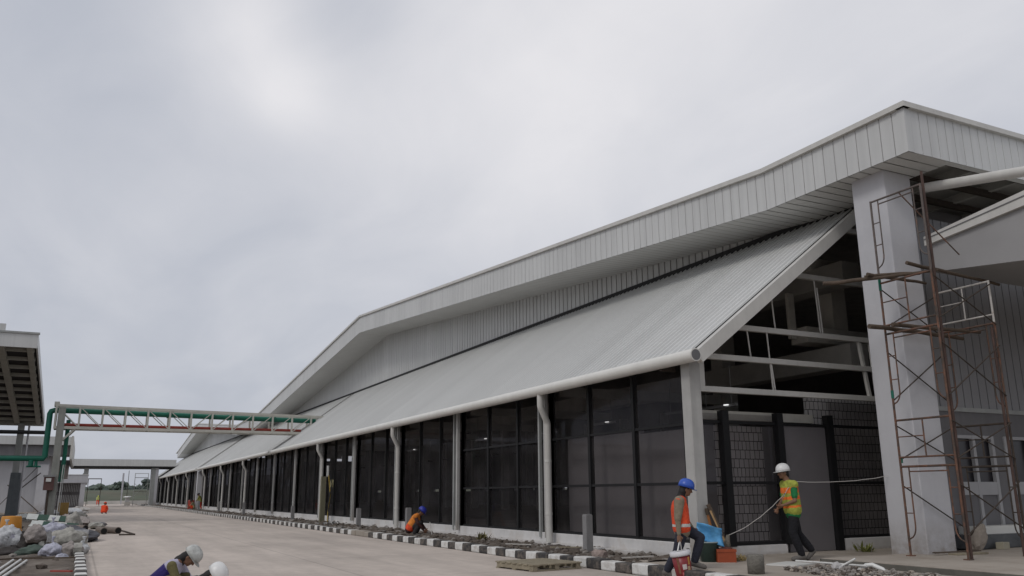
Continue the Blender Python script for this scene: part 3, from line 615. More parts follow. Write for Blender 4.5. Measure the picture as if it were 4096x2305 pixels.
for x in (-4.25, -9.5):
    g = MB(); g.poly([(x-.28, 70.6, 0), (x+.52, 70.6, 0), (x+.40, 70.6, 3.1), (x-.22, 70.6, 3.1)], PEDM, (0, .7, 0)); g.build('pedestal', lc)
    g = MB(); g.box((x-.16, 70.7, 3.1), (x+.26, 71.1, 6.6), STEELG); g.build('column', lc, .01)
    g = MB(); g.tube([(x+.5, 70.8, 0.2), (x+.55, 70.8, 6.5)], .07, PLAST, 8); g.build('downpipe', lc)
g = MB(); g.beam((-3.75, 71, 2.0), (-2.6, 71, 3.1), .07, .07, RUSTD); g.build('stay', lc)

# ------------------------------------------------------------------ far left warehouse, guard house, portal
wh = thing('warehouse', (-20, 90, 0), 'white walled warehouse with a two tone boxed fascia behind the left canopy', 'warehouse')
WALL = mat('warehouse wall', (.50, .50, .52), .85, .08, .3, streak=.08)
g = MB(); g.box((-60, 84, 0), (-2.45, 112, 5.0), WALL); g.build('wall', wh)
g = MB(); g.box((-60, 82.6, 5.72), (-.95, 108, 6.42), SHEET); g.box((-1.02, 82.55, 4.55), (-.85, 108, 6.5), STEEL); g.build('fascia', wh)
g = MB(); g.box((-60, 82.9, 4.78), (-2.2, 84.0, 5.72), PLASTD); g.build('band', wh)
g = MB(); g.box((-2.0, 83.0, 4.9), (-1.02, 83.6, 5.72), BLACKV); g.build('recess_shade', wh)  # dark box stands in for the shade under the fascia overhang
g = MB(); g.box((-3.3, 83.3, 0), (-2.5, 84, 4.1), PLAST); g.build('pilaster', wh)
g = MB(); g.beam((-6.1, 83.5, .4), (-3.2, 83.5, 4.1), .05, .05, RUSTD); g.beam((-5.4, 83.3, 2.4), (-2.9, 83.3, .2), .07, .07, WOOD); g.build('prop', wh)
g = MB(); g.box((-30, 80.5, 0), (-1.8, 84, .16), PAVE); g.build('step', wh)
gh = thing('gate_house', (-1, 120, 0), 'low flat roofed gate house with vertical white bars beyond the bridge leg', 'gate house')
g = MB(); g.box((-3.3, 117.5, 3.05), (.85, 124, 3.98), WALL); g.box((-3.35, 117.45, 3.98), (.9, 124.05, 4.05), PVC); g.build('roof', gh)
g = MB(); g.box((0.1, 117.6, 0), (.62, 118.1, 3.05), PLAST); g.build('column', gh); g = MB(); g.box((-3.2, 117.6, 0), (-2.7, 118.1, 3.05), PLAST); g.build('column', gh)
g = MB(); g.box((-3.2, 122, 0), (.6, 122.2, 3.05), BLACKV); g.build('wall', gh)
for z0, z1 in ((.35, 1.6), (2.0, 3.0)):
    for i in range(15):
        x = -2.55+i*.185; g = MB(); g.beam((x, 118, z0), (x+random.uniform(-.02, .02), 118, z1), .05, .03, PVC); g.build('bar', gh)
ad = thing('annex_roof', (-1.9, 104, 0), 'small grey concrete head wall under a ragged roof edge above the gate house', 'annex')
g = MB(); g.box((-2.9, 108.5, 3.4), (-1.3, 112, 4.8), CONC); g.build('wall', ad); g = MB(); g.box((-3.1, 108.2, 4.8), (-1.0, 112, 5.4), GREYPL); g.build('roof', ad)
pt = thing('entrance_portal', (5, 137, 0), 'wide flat white canopy on two columns spanning the far end of the road', 'portal')
g = MB(); g.box((-1.55, 135, 5.62), (12.4, 143, 6.58), SHEET); g.build('canopy', pt)
g = MB(); g.box((-1.4, 135.1, 5.40), (12.4, 142.9, 5.62), GASK); g.build('underside', pt)
g = MB(); g.box((9.2, 135.6, 0), (9.75, 137.4, 5.4), STEELG); g.box((9.75, 135.6, 0), (10.15, 137.4, 5.4), PLAST); g.build('column', pt)
g = MB(); g.box((.35, 135.6, 3.0), (.95, 136.6, 5.4), STEELG); g.box((.35, 135.6, 0), (.75, 136.6, 3.0), STEELG); g.build('column', pt)
g = MB(); g.add([(-.4, 135.8, 3.5), (.35, 135.8, 3.4), (.35, 135.8, 4.7), (.1, 135.8, 4.3)], [(0, 1, 2, 3)], DARKS); g.add([(-.4, 136, 3.5), (.35, 136, 3.4), (.35, 136, 4.7), (.1, 136, 4.3)], [(0, 1, 2, 3)], DARKS); g.build('bracket', pt)
dk = MB(); dk.box((10.6, 150.2, 0), (14, 158, 3.4), PLASTD); dk.poly([(10.3, 150.1, 2.6), (14, 150.1, 4.2), (14, 150.1, 3.9), (10.3, 150.1, 2.4)], GASK, (0, 8, 0)); tag(dk.build('lean_to'), 'dark grey lean-to standing at the far end of the hall behind the portal column', 'lean-to')
# gate frames, mobile scaffold, pole, stack and fence at the far end
t = thing('steel_portal', (1.7, 150, 0), 'thin dark portal frame standing alone near the far left of the road', 'gate frame')
for x in (1.1, 2.95): g = MB(); g.box((x, 150, 0), (x+.09, 150.09, 4.1), RUSTD); g.build('post', t)
g = MB(); g.box((1.1, 150, 4.05), (3.04, 150.09, 4.18), RUSTD); g.build('lintel', t)
t = thing('mobile_scaffold', (8.8, 150, 0), 'tall narrow scaffold frame under the portal near its right column', 'scaffold')
for x in (7.8, 9.75): g = MB(); g.tube([(x, 150, 0), (x, 150, 5.0)], .05, STEELG, 6); g.build('upright', t)
for z in (4.95, 4.3, 2.2): g = MB(); g.tube([(7.8, 150, z), (9.75, 150, z)], .045, RUSTD if z < 4.9 else STEELG, 6); g.build('ledger', t)
g = MB(); g.tube([(7.8, 150, 3.4), (9.75, 150, 1.4)], .03, STEELG, 5); g.tube([(7.8, 150, 1.4), (9.75, 150, 3.4)], .03, STEELG, 5); g.build('brace', t)
g = MB(); g.tube([(6.85, 150, 0), (6.85, 150, 5.4)], .045, RUSTD, 6); tag(g.build('steel_pole'), 'single thin dark pole reaching up to the portal canopy', 'pole')
t = thing('covered_stack', (6.9, 149, 0), 'pale block stack with a bright white sheet on top at the road end', 'stack')
g = MB(); g.box((6.55, 149, 0), (7.4, 149.8, .55), BARRIER); g.box((6.65, 149.1, .55), (7.25, 149.7, 1.15), mat('pale wrapped goods', (.5, .5, .5), .7, .3, 4)); g.build('goods', t)
g = MB(); g.blob((6.95, 149.4, 1.3), (.62, .6, .13), mat('bright white sheet', (.8, .8, .8), .6, .05), 3, .3, 2, 1.5); g.build('sheet', t)
g = MB(); g.box((1.6, 178, 0), (60, 178.3, .62), BARRIER); g.box((-40, 178, 0), (1.5, 178.3, .5), BARRIER); tag(g.build('boundary_wall'), 'low pale boundary wall crossing behind the far end of the road', 'wall')
# far trees and scrub
LEAF = [mat('hazed leaf %d' % i, c, .9, .3, 1) for i, c in enumerate(((.095, .12, .10), (.11, .135, .11), (.08, .10, .09)))]  # distance haze is mixed into these leaf colours
g = MB(); rnd = random.Random(5)
for i in range(900):
    x = rnd.uniform(-130, 200); y = rnd.uniform(385, 470); h = 2.4+max(.8, (noise.noise(V((x*.035, 0, 0)))+.9)*1.9+rnd.uniform(-.8, .8)); s = rnd.uniform(1.1, 2.2)
    for k in range(3): g.blob((x+rnd.uniform(-3, 3), y, max(.6, h-k*1.7+rnd.uniform(-.6, .6))), (s, s, s*.62), LEAF[rnd.randrange(3)], i+k*9, .6, 1, 1.7)
tag(g.build('far_wood'), 'low hazy line of dark green trees on the horizon beyond the field', 'trees', kind='stuff')
for i, (x, y, h, lab) in enumerate(((26, 395, 8.2, 'slightly taller round tree on the horizon right of the thin pole'), (14.5, 375, 7, 'small peaked tree on the horizon under the middle of the portal'), (47, 420, 8.6, 'tree rising above the treeline beside the distant scaffold frame'), (-3, 380, 7, 'leafy tree on the horizon seen inside the dark gate frame'))):
    t = thing('tree', (x, y, 0), lab, 'tree', 'single trees on the horizon'); g = MB(); g.tube([(x, y, 0), (x+.3, y, h*.45), (x-.2, y, h*.8)], .35, WOOD, 7, r1=.1)
    g.tube([(x+.2, y, h*.4), (x+2, y, h*.7)], .15, WOOD, 5, r1=.05); g.build('trunk', t); c = MB()
    for k in range(46): a = rnd.uniform(0, 6.28); q = rnd.random(); c.blob((x+math.cos(a)*q*2.6, y+math.sin(a)*q*2.6, h*rnd.uniform(.5, .95)), [rnd.uniform(.5, 1.1)]*3, LEAF[rnd.randrange(3)], k, .7, 1, 1.8)
    c.build('crown', t)
# hazy tall pylon legs behind the portal column
g = MB(); g.box((6.95, 175, 2.2), (7.25, 175.2, 5.6), mat('hazy mast', (.42, .42, .45), .9, .05)); g.box((7.0, 175, 0), (7.2, 175.2, 2.2), mat('hazy mast', (.42, .42, .45))); tag(g.build('mast'), 'pale hazy mast standing just right of the thin dark pole', 'mast')
# ------------------------------------------------------------------ people
def ball_cap(p0, r0, p1, r1, n=12, k=4):
    p0 = V(p0); p1 = V(p1); d = p1-p0; l = d.length; d = d.normalized() if l > 1e-6 else V((0, 0, 1))
    u = V((0, 0, 1)) if abs(d.z) < .9 else V((1, 0, 0)); x = d.cross(u).normalized(); y = d.cross(x); prof = []
    for i in range(k+1): a = math.pi/2*(1-i/k); prof.append((p0-d*r0*math.sin(a), r0*math.cos(a)))
    for i in range(k+1): a = math.pi/2*i/k; prof.append((p1+d*r1*math.sin(a), r1*math.cos(a)))
    vs = []; fs = []
    for c, r in prof: vs += [c+(x*math.cos(t)+y*math.sin(t))*max(r, 1e-4) for t in [2*math.pi*j/n for j in range(n)]]
    for i in range(len(prof)-1):
        for j in range(n): fs.append((i*n+j, i*n+(j+1) % n, (i+1)*n+(j+1) % n, (i+1)*n+j))
    fs.append(tuple(range(n))[::-1]); fs.append(tuple(range((len(prof)-1)*n, len(prof)*n))); return vs, fs
def ell(c, r, q=None):
    c = V(c); vs = []
    for v in ICO[3][0]:
        w_ = V((v.x*r[0], v.y*r[1], v.z*r[2])); w_ = q @ w_ if q is not None else w_; vs.append(c+w_)
    return vs, list(ICO[3][1])
def fuse(name, parts, m, parent, voxel=.012, smooth=6, post=None, extra=None):
    vs = []; fs = []
    for a, b_ in parts: o = len(vs); vs += [tuple(v) for v in a]; fs += [tuple(i+o for i in f) for f in b_]
    me = bpy.data.meshes.new(name+' raw'); me.from_pydata(vs, [], fs); ob = bpy.data.objects.new('tmp', me); col.objects.link(ob)
    r = ob.modifiers.new('r', 'REMESH'); r.mode = 'VOXEL'; r.voxel_size = voxel; r.use_smooth_shade = True
    if smooth: s = ob.modifiers.new('s', 'SMOOTH'); s.iterations = smooth; s.factor = .5
    dg = bpy.context.evaluated_depsgraph_get(); dg.update(); nm = bpy.data.meshes.new_from_object(ob.evaluated_get(dg)); bpy.data.objects.remove(ob); bpy.data.meshes.remove(me)
    nm.name = name; nm.materials.clear(); nm.materials.append(m)
    for e_ in (extra or ()): nm.materials.append(e_)
    if post:
        for p in nm.polygons: p.material_index = post(p.center)
    o = bpy.data.objects.new(name, nm); col.objects.link(o)
    if parent: o.parent = parent
    return o
def clothm(name, c, var=.2):
    return mat(name, c, .88, var, 14, .55, 22)
SKIN = mat('tanned skin', (.20, .105, .065), .6, .1, 20); HAIR = mat('black hair', (.012, .01, .01), .7, .2, 30)
def hand_parts(w_, d, side_ax, palm_n):
    """palm with four unequal curled fingers and a thumb; d = forearm direction, side_ax = towards the thumb, palm_n = where the palm faces"""
    d = V(d).normalized(); s = V(side_ax); s = (s-d*s.dot(d)).normalized(); n = V(palm_n); n = (n-d*n.dot(d)-s*n.dot(s)).normalized(); w_ = V(w_); P = []
    P.append(ball_cap(w_, .026, w_+d*.04+s*.012, .024)); P.append(ball_cap(w_+d*.03-s*.022, .017, w_+d*.082-s*.026, .015)); P.append(ball_cap(w_+d*.03+s*.018, .018, w_+d*.085+s*.022, .0155))
    P.append(ball_cap(w_+d*.04, .018, w_+d*.086, .0165))
    for k, (o, l) in enumerate(((.03, .068), (.01, .076), (-.011, .070), (-.031, .055))):
        a = w_+d*.085+s*o; b_ = a+(d*.8+n*.55).normalized()*l*.48; c = b_+(d*.1+n).normalized()*l*.34; e_ = c+(n*.6-d*.75).normalized()*l*.3
        P += [ball_cap(a, .0098, b_, .0092, 8, 3), ball_cap(b_, .0092, c, .0085, 8, 3), ball_cap(c, .0085, e_, .0075, 8, 3)]
    a = w_+d*.025+s*.028; b_ = a+(d*.6+s*.75+n*.25).normalized()*.038; c = b_+(d*.75+n*.6).normalized()*.03
    P += [ball_cap(a, .0135, b_, .0115, 8, 3), ball_cap(b_, .0115, c, .009, 8, 3)]; return P
def person(loc, ang, label, J, st, group=None, near=True):
    """one continuous body; clothes, hair and helmet are its children. J: joints in body space, x forward, y left, z up"""
    J = {k: V(v) for k, v in J.items()}; vx = .0085 if near else .02; cv = .013 if near else .028
    look = J['look'].normalized(); up = J['up']; lf = up.cross(look).normalized(); up = look.cross(lf).normalized(); Q = Matrix((look, lf, up)).transposed(); h = J['head']
    hp = lambda x, y, z: h+Q @ V((x, y, z))
    P = [ell(h, (.092, .073, .108), Q), ell(hp(.022, 0, -.05), (.066, .056, .062), Q), ell(hp(.06, 0, -.085), (.028, .03, .022), Q)]
    P += [ball_cap(hp(.088, 0, .012), .011, hp(.106, 0, -.028), .016), ell(hp(.078, 0, -.062), (.016, .024, .009), Q), ell(hp(.074, 0, .022), (.018, .05, .012), Q)]
    for s in (1, -1): P += [ell(hp(-.005, s*.076, -.012), (.017, .009, .03), Q), ell(hp(.066, s*.04, -.02), (.02, .018, .018), Q)]
    P.append(ball_cap(hp(-.015, 0, -.06), .056, J['neck'], .058))
    ch, pv = J['chest'], J['pelvis']; sh = {}; torso = []
    for s, k in ((1, 'L'), (-1, 'R')):
        S_, E_, W_ = J['sh'+k], J['el'+k], J['wr'+k]; H_, K_, A_ = J['hp'+k], J['kn'+k], J['an'+k]
        torso += [ball_cap(H_, .105, ch.lerp(S_, .35), .10), ball_cap(J['neck'], .05, S_, .052), ball_cap(ch.lerp(S_, .5), .085, S_, .055)]
        P += [ball_cap(S_, .052, E_, .036), ball_cap(E_, .037, W_, .024)]
        fd = W_-E_; P += hand_parts(W_, fd, J.get('th'+k, V((.9, 0, .3))), J.get('pn'+k, V((0, -s, -.2))))
        P += [ball_cap(H_, .085, K_, .055), ball_cap(K_, .054, K_.lerp(A_, .35), .055), ball_cap(K_.lerp(A_, .35), .055, A_, .036)]
        t = J.get('to'+k, A_+V((.17, 0, -.06))); P += [ball_cap(A_+V((0, 0, -.035)), .036, t, .028)]
    torso += [ball_cap(pv, .115, ch, .115)]; P += torso
    rz = Matrix.Rotation(ang, 4, 'Z')
    body = fuse('person', P, st.get('skin', SKIN), None, vx, 4); body.location = loc; body.rotation_euler = (0, 0, ang); tag(body, label, 'person', group)
    def grow(parts, g_): 
        return parts
    def tor(g_, lo=0.0, z1=1.0):
        o = []
        for k in 'LR':
            S_, H_ = J['sh'+k], J['hp'+k]; a = H_.lerp(S_, lo); o += [ball_cap(a, .108+g_, ch.lerp(S_, .38), .103+g_), ball_cap(J['neck']-(J['neck']-ch)*.25, .055+g_, S_, .05+g_), ball_cap(ch.lerp(S_, .5), .088+g_, S_, .056+g_)]
        o.append(ball_cap(pv.lerp(ch, lo), .118+g_, ch, .118+g_)); return o
    shp = tor(.018, -.06)
    for k in 'LR':
        S_, E_, W_ = J['sh'+k], J['el'+k], J['wr'+k]
        if st.get('sleeve') == 'short': shp.append(ball_cap(S_, .07, S_.lerp(E_, .72), .058))
        else: shp += [ball_cap(S_, .068+st.get('bulk', 0), E_, .053+st.get('bulk', 0)*.4), ball_cap(E_, .052, E_.lerp(W_, .92), .038)]
    if st.get('yoke'): 
        axy = (ch-pv); lny = axy.length; axy = axy.normalized()
        fuse('shirt', shp, st['shirt'], body, cv, 3, lambda c: 2 if c.y < -.2 else (1 if (c-pv).dot(axy)/lny > 1.0 else 0), (st['yoke'], st['cuff']))
    else: fuse('shirt', shp, st['shirt'], body, cv, 3)
    tr = [ball_cap(pv+V((0, .03, 0)), .135, pv-V((0, .03, 0)), .135)]
    for k in 'LR':
        H_, K_, A_ = J['hp'+k], J['kn'+k], J['an'+k]
        tr += [ball_cap(H_, .11, K_, .078), ball_cap(K_, .077, K_.lerp(A_, .5), .078), ball_cap(K_.lerp(A_, .5), .078, K_.lerp(A_, .93), .066)]
    fuse('trousers', tr, st['trousers'], body, cv, 4)
    if st.get('vest'):
        ax = (ch-pv); ln = ax.length; axn = ax.normalized(); bands = st.get('bands', ())
        def pf(c):
            t = (c-pv).dot(axn)/ln
            for a, b_ in bands:
                if a < t < b_: return 1
            return 0
        fuse('safety_vest', tor(.034, .08), st['vest'], body, cv, 2, pf, (st.get('band', st['vest']),))
    SHOE = st.get('shoe', mat('dusty boots', (.13, .12, .11), .85, .2, 15, .3, 30))
    for k in 'LR':
        A_ = J['an'+k]; t = J.get('to'+k, A_+V((.17, 0, -.06))); heel = A_-(t-A_).normalized()*.04+V((0, 0, -.045))
        fuse('boot', [ball_cap(A_+V((0, 0, .03)), .05, A_+V((0, 0, -.02)), .05), ball_cap(heel, .042, t+V((0, 0, .0)), .036), ball_cap(A_+V((0, 0, -.02)), .045, t-V((0, 0, -.01)), .034)], SHOE, body, cv*.8, 2)
    if st.get('hair', True):
        hr = [ell(hp(-.018, 0, .02), (.095, .082, .108), Q), ell(hp(-.06, 0, -.05), (.045, .066, .055), Q)]
        if st.get('scarf'): hr += [ell(hp(-.05, 0, -.06), (.07, .085, .09), Q), ball_cap(hp(-.05, 0, -.09), .07, J['neck']+V((-.02, 0, 0)), .085)]
        fuse('hair' if not st.get('scarf') else 'head_cloth', hr, HAIR, body, cv, 3)
    if near:
        g = MB()
        for s in (1, -1): g.blob(hp(.083, s*.031, .004), (.009, .011, .008), mat('eye dark', (.02, .015, .012), .3, 0), 1, 0, 1)
        o = g.build('eyes'); o.parent = body
    if st.get('helmet'):
        pr_ = [(.132, -.0), (.131, .03), (.124, .062), (.106, .094), (.078, .118), (.042, .132), (.0005, .137)]
        T = Matrix.Translation(hp(-.004, 0, .035)) @ (Q.to_4x4() @ Matrix.Diagonal((1.04, .90, 1.0, 1)))
        g = MB(); n = 32; vs = []; fs = []
        prof = [(.150, -.006), (.150, -.012), (.128, -.012), (.128, -.002)]+pr_
        for r_, z_ in prof:
            for k in range(n):
                t = 2*math.pi*k/n; rr = r_
                if r_ > .149: rr = .136+.05*max(0, math.cos(t))**3
                dz = -.006*max(0, math.cos(t))**2 if r_ > .149 else (.006 if (abs(math.sin(t)) < .22 and z_ > .06) else 0)
                vs.append(T @ V((rr*math.cos(t), rr*math.sin(t), z_+dz)))
        for i in range(len(prof)-1):
            for k in range(n): fs.append((i*n+k, i*n+(k+1) % n, (i+1)*n+(k+1) % n, (i+1)*n+k))
        g.add(vs, fs, st['helmet'], True); o = g.build('helmet'); o.parent = body
    return body
HW = mat('white helmet shell', (.66, .66, .65), .35, .08, 10, spec=.5); HB = mat('blue helmet shell', (.025, .085, .42), .35, .08, 6, spec=.5); HB2 = mat('deep blue helmet shell', (.02, .03, .27), .4, .08, 6)
ORG = clothm('orange vest mesh', (.66, .075, .025), .3); LIME = clothm('lime reflective band', (.50, .55, .08), .1); SIL = clothm('silver band', (.5, .5, .48), .1)
AR, ALF = -YAW, math.pi-YAW
# worker stepping onto the kerb with a paint bucket
w1 = person((9.255, 11.77, 0), AR, 'walking worker in a blue helmet and orange vest carrying a red bucket up the kerb', dict(
    head=(-.04, 0, 1.455), look=(1, 0, -.28), up=(.2, 0, 1), neck=(-.115, 0, 1.31), chest=(-.165, 0, 1.13), pelvis=(-.15, 0, .80),
    shR=(-.20, -.185, 1.255), elR=(-.25, -.235, .975), wrR=(-.245, -.245, .715), thR=(1, 0, 0), pnR=(0, 1, 0), shL=(-.13, .17, 1.26), elL=(-.06, .25, 1.0), wrL=(.08, .24, .80),
    hpR=(-.15, -.09, .80), knR=(-.26, -.10, .44), anR=(-.46, -.11, .14), toR=(-.31, -.11, .03), hpL=(-.13, .09, .82), knL=(.17, .05, .66), anL=(.04, .04, .265), toL=(.21, .03, .185)),
    dict(shirt=clothm('khaki long sleeve', (.21, .175, .125)), trousers=clothm('dark navy trousers', (.02, .022, .035)), vest=ORG, band=SIL, bands=((.12, .26),), helmet=HB, bulk=.024, scarf=True))
# worker pulling the rope
w2 = person((12.085, 12.23, .15), ALF, 'worker in a white helmet, green shirt and lime orange vest holding a white rope', dict(
    head=(.16, 0, 1.60), look=(1, .15, -.12), up=(.05, 0, 1), neck=(.10, 0, 1.44), chest=(.07, 0, 1.23), pelvis=(.04, 0, .90),
    shL=(.04, .185, 1.37), elL=(.06, .25, 1.08), wrL=(.25, .13, 1.0), shR=(.10, -.18, 1.38), elR=(.14, -.24, 1.1), wrR=(.30, -.08, .92),
    hpL=(.04, .09, .88), knL=(.10, .10, .50), anL=(-.04, .10, .10), toL=(.14, .11, .035), hpR=(.03, -.09, .88), knR=(-.06, -.10, .48), anR=(-.30, -.10, .17), toR=(-.20, -.10, .03)),
    dict(shirt=clothm('green t shirt', (.01, .16, .05)), sleeve='short', trousers=clothm('black trousers', (.009, .009, .012)), vest=clothm('lime vest mesh', (.33, .36, .06), .3), band=clothm('orange band', (.75, .17, .03)), bands=((.18, .30), (.62, .80), (.98, 1.3)), helmet=HW))
# squatting worker behind the kerb
w3 = person((9.62, 25.9, .12), AR, 'squatting worker in a deep blue helmet and orange vest working on the kerb edge', dict(
    head=(.14, 0, .74), look=(.75, 0, -.65), up=(.65, 0, .75), neck=(.04, 0, .66), chest=(-.04, 0, .50), pelvis=(-.22, 0, .24),
    shL=(-.02, .17, .60), elL=(.10, .20, .40), wrL=(.26, .12, .22), shR=(-.02, -.17, .60), elR=(.06, -.24, .40), wrR=(.24, -.14, .18),
    hpL=(-.22, .10, .23), knL=(.12, .17, .42), anL=(-.04, .14, .09), hpR=(-.22, -.10, .23), knR=(.10, -.17, .41), anR=(-.06, -.15, .09)),
    dict(shirt=clothm('maroon shirt', (.05, .02, .018)), trousers=clothm('dark work trousers', (.03, .028, .03)), vest=clothm('orange yellow vest', (.62, .20, .03), .3), band=ORG, bands=((-.3, .3),), helmet=HB2))
g = MB(); g.tube([V((9.95, 25.62, .55)), V((10.0, 25.55, .16))], .012, PVC, 6); tag(g.build('white_rod'), 'short white rod leaning in front of the squatting worker by the kerb', 'rod')
# two crouching men in the foreground, cut by the lower edge
def croucher(loc, ang, label, st, hz=0., lean=0.):
    return person(loc, ang, label, dict(
        head=(.02, 0, .63+hz), look=(.62, -.1, -.8), up=(.85, 0, .55), neck=(-.10, 0, .58+hz), chest=(-.22, 0, .47+hz*.8), pelvis=(-.46, 0, .25),
        shL=(-.16, .18, .53+hz), elL=(-.02, .23, .30), wrL=(.16, .12, .16), shR=(-.17, -.18, .53+hz), elR=(-.06, -.24, .28), wrR=(.12, -.13, .12),
        hpL=(-.46, .10, .24), knL=(-.08, .2, .36), anL=(-.28, .15, .09), hpR=(-.46, -.10, .24), knR=(-.1, -.2, .36), anR=(-.3, -.16, .09)), st)
w4 = croucher((1.48, 13.15, -.07), AR+.12, 'crouching man in a scuffed white helmet with purple shirt, larger of the two foreground men', dict(shirt=clothm('dark purple shirt', (.022, .014, .11)), yoke=clothm('lavender white yoke', (.42, .40, .50)), cuff=clothm('olive sleeve', (.12, .105, .045)), trousers=clothm('olive trousers', (.10, .085, .04)), helmet=mat('scuffed white helmet', (.45, .46, .44), .6, .35, 12, c2=(.25, .24, .23), c2amt=.42, c2scale=9), scarf=True))
w5 = croucher((1.60, 11.5, -.03), AR-.1, 'man in a clean white helmet just showing above the lower edge of the photo', dict(shirt=clothm('charcoal shirt', (.03, .03, .035)), trousers=clothm('dark trousers b', (.02, .02, .022)), helmet=HW, scarf=True), -.17)
# distant workers
def far_person(p, ang, label, shirt, helm, sq=True, trou=(.02, .02, .03)):
    st = dict(shirt=clothm('far cloth '+label[:24], shirt), trousers=clothm('far trousers', trou), helmet=helm, hair=False)
    if sq: J = dict(head=(.08, 0, .80), look=(1, 0, -.5), up=(.4, 0, 1), neck=(0, 0, .68), chest=(-.06, 0, .52), pelvis=(-.18, 0, .24), shL=(-.04, .19, .62), elL=(.08, .24, .42), wrL=(.26, .14, .3), shR=(-.04, -.19, .62), elR=(.08, -.24, .42), wrR=(.26, -.14, .3), hpL=(-.18, .1, .23), knL=(.15, .2, .42), anL=(-.04, .16, .09), hpR=(-.18, -.1, .23), knR=(.15, -.2, .42), anR=(-.04, -.16, .09))
    else: J = dict(head=(.16, 0, 1.40), look=(1, 0, -.5), up=(.4, 0, 1), neck=(.1, 0, 1.28), chest=(.04, 0, 1.1), pelvis=(-.08, 0, .85), shL=(.05, .19, 1.24), elL=(.12, .24, .98), wrL=(.3, .14, .85), shR=(.05, -.19, 1.24), elR=(.12, -.24, .98), wrR=(.3, -.14, .85), hpL=(-.08, .1, .84), knL=(.02, .12, .46), anL=(-.04, .12, .09), hpR=(-.08, -.1, .84), knR=(-.04, -.12, .46), anR=(-.14, -.12, .09))
    return person(p, ang, label, J, st, None, False)
OC = (.75, .07, .02)
far_person((2.05, 80.5, 0), 1.2, 'distant worker in bright orange overalls crouching on the open road', OC, ORG, True, OC)
far_person((3.1, 168, .0), -1.5, 'tiny distant worker in a yellow green vest at the far road end', (.5, .55, .2), LIME, False)
far_person((10.5, 88, .1), 2.6, 'distant stooping worker in a dull green yellow jacket beside the far kerb', (.22, .22, .05), HAIR, False)
far_person((10.35, 94, .1), 3.6, 'distant crouching worker in a pale khaki jacket left of the red container', (.26, .24, .14), HAIR, True)
far_person((10.0, 89.5, .1), 2.8, 'distant crouching worker in a pinkish shirt between the red container and stooping man', (.45, .33, .27), HAIR, True)
# ------------------------------------------------------------------ things near the workers
# paint bucket held by the walking worker
Rf = V((math.cos(YAW), -math.sin(YAW), 0)); Nf = V((math.sin(YAW), math.cos(YAW), 0))
wp = V((9.255, 11.77, 0))
def loc1(u, y, z): return wp+Rf*u-V((-Rf.y, Rf.x, 0))*(-y)+V((0, 0, z))
bc = loc1(-.20, -.30, .0)
bk = thing('paint_bucket', (bc.x, bc.y, .05), 'red plastic paint bucket with white lid rim and printed label in the walking man\'s hand', 'bucket')
T = Matrix.Translation(V((bc.x, bc.y, .08))) @ Matrix.Rotation(AR, 4, 'Z') @ Matrix.Rotation(R(-9), 4, 'Y')
REDB = mat('red bucket plastic', (.20, .012, .016), .4, .18, 7, spec=.5, c2=(.16, .02, .02), c2amt=.38, c2scale=6)
g = MB(); g.lathe([(.001, 0), (.125, 0), (.132, .01), (.150, .34), (.142, .34), (.125, .02)], REDB, 28, T); g.build('shell', bk)
g = MB(); g.lathe([(.150, .315), (.168, .318), (.172, .345), (.168, .385), (.155, .395), (.145, .39), (.05, .394), (.001, .396)], mat('white lid', (.6, .6, .62), .45, .08, 8), 28, T); g.build('lid', bk)
def patch(a0, a1, z0, z1, m_, off=.002):
    vs = []; n = 8
    for z in (z0, z1):
        r_ = .132+(z/.34)*.018+off
        for i in range(n+1): a = a0+(a1-a0)*i/n; vs.append(T @ V((r_*math.cos(a), r_*math.sin(a), z)))
    return vs, [(i, i+1, n+2+i, n+1+i) for i in range(n)]
for args in ((-1.75, -1.25, .11, .19, mat('label white', (.55, .5, .48), .6, .15, 40)), (-1.9, -1.55, .02, .07, mat('label pink', (.45, .12, .12), .6, .2, 30)), (-1.0, -.7, .17, .29, mat('label yellow', (.50, .26, .06), .6, .4, 40)), (-1.15, -.75, .09, .15, mat('label light', (.5, .35, .2), .6, .4, 50)), (-2.3, -2.05, .05, .30, mat('label brown', (.20, .09, .05), .6, .3, 30))):
    g = MB(); vs, fs = patch(*args[:4], args[4]); g.add(vs, fs, args[4]); g.build('label', bk)
hand = loc1(-.235, -.245, .625)
g = MB(); a = T @ V((0, -.165, .36)); b_ = T @ V((0, .165, .36)); g.tube([a, a.lerp(hand, .55)+V((-.0, 0, .05)), hand+V((-.01, 0, .0)), b_.lerp(hand, .55)+V((.0, 0, .04)), b_], .005, ROPEM, 6); g.tube([T @ V((-.05, -.1, .40)), hand+V((-.04, -.03, -.03))], .012, PVC, 8); g.build('handle', bk)
# rope from the man to post and pillar
sag = lambda a, b_, s, n=14: [V(a).lerp(V(b_), i/n)-V((0, 0, s*4*(i/n)*(1-i/n)))+V((0, 0, random.uniform(-.006, .006))) for i in range(n+1)]
hk = V((12.085, 12.23, .15)); cf = V((math.cos(ALF), math.sin(ALF), 0)); cl = V((-math.sin(ALF), math.cos(ALF), 0))
hnd = hk+cf*.30+cl*.10+V((0, 0, 1.02)); back = hk+cf*.0+cl*.16+V((0, 0, 1.43))
g = MB(); g.tube(sag((10.98, 12.9, .60), hk+cf*.22+cl*.2+V((0, 0, 1.22)), .10)+[hnd, hk+cf*.16+cl*.19+V((0, 0, 1.3)), back]+sag(back, (14.18, 11.8, 1.68), .05)[1:], .006, ROPEM, 6)
tag(g.build('rope'), 'thin white rope sagging from the orange crate through the man\'s hands to the pillar', 'rope')
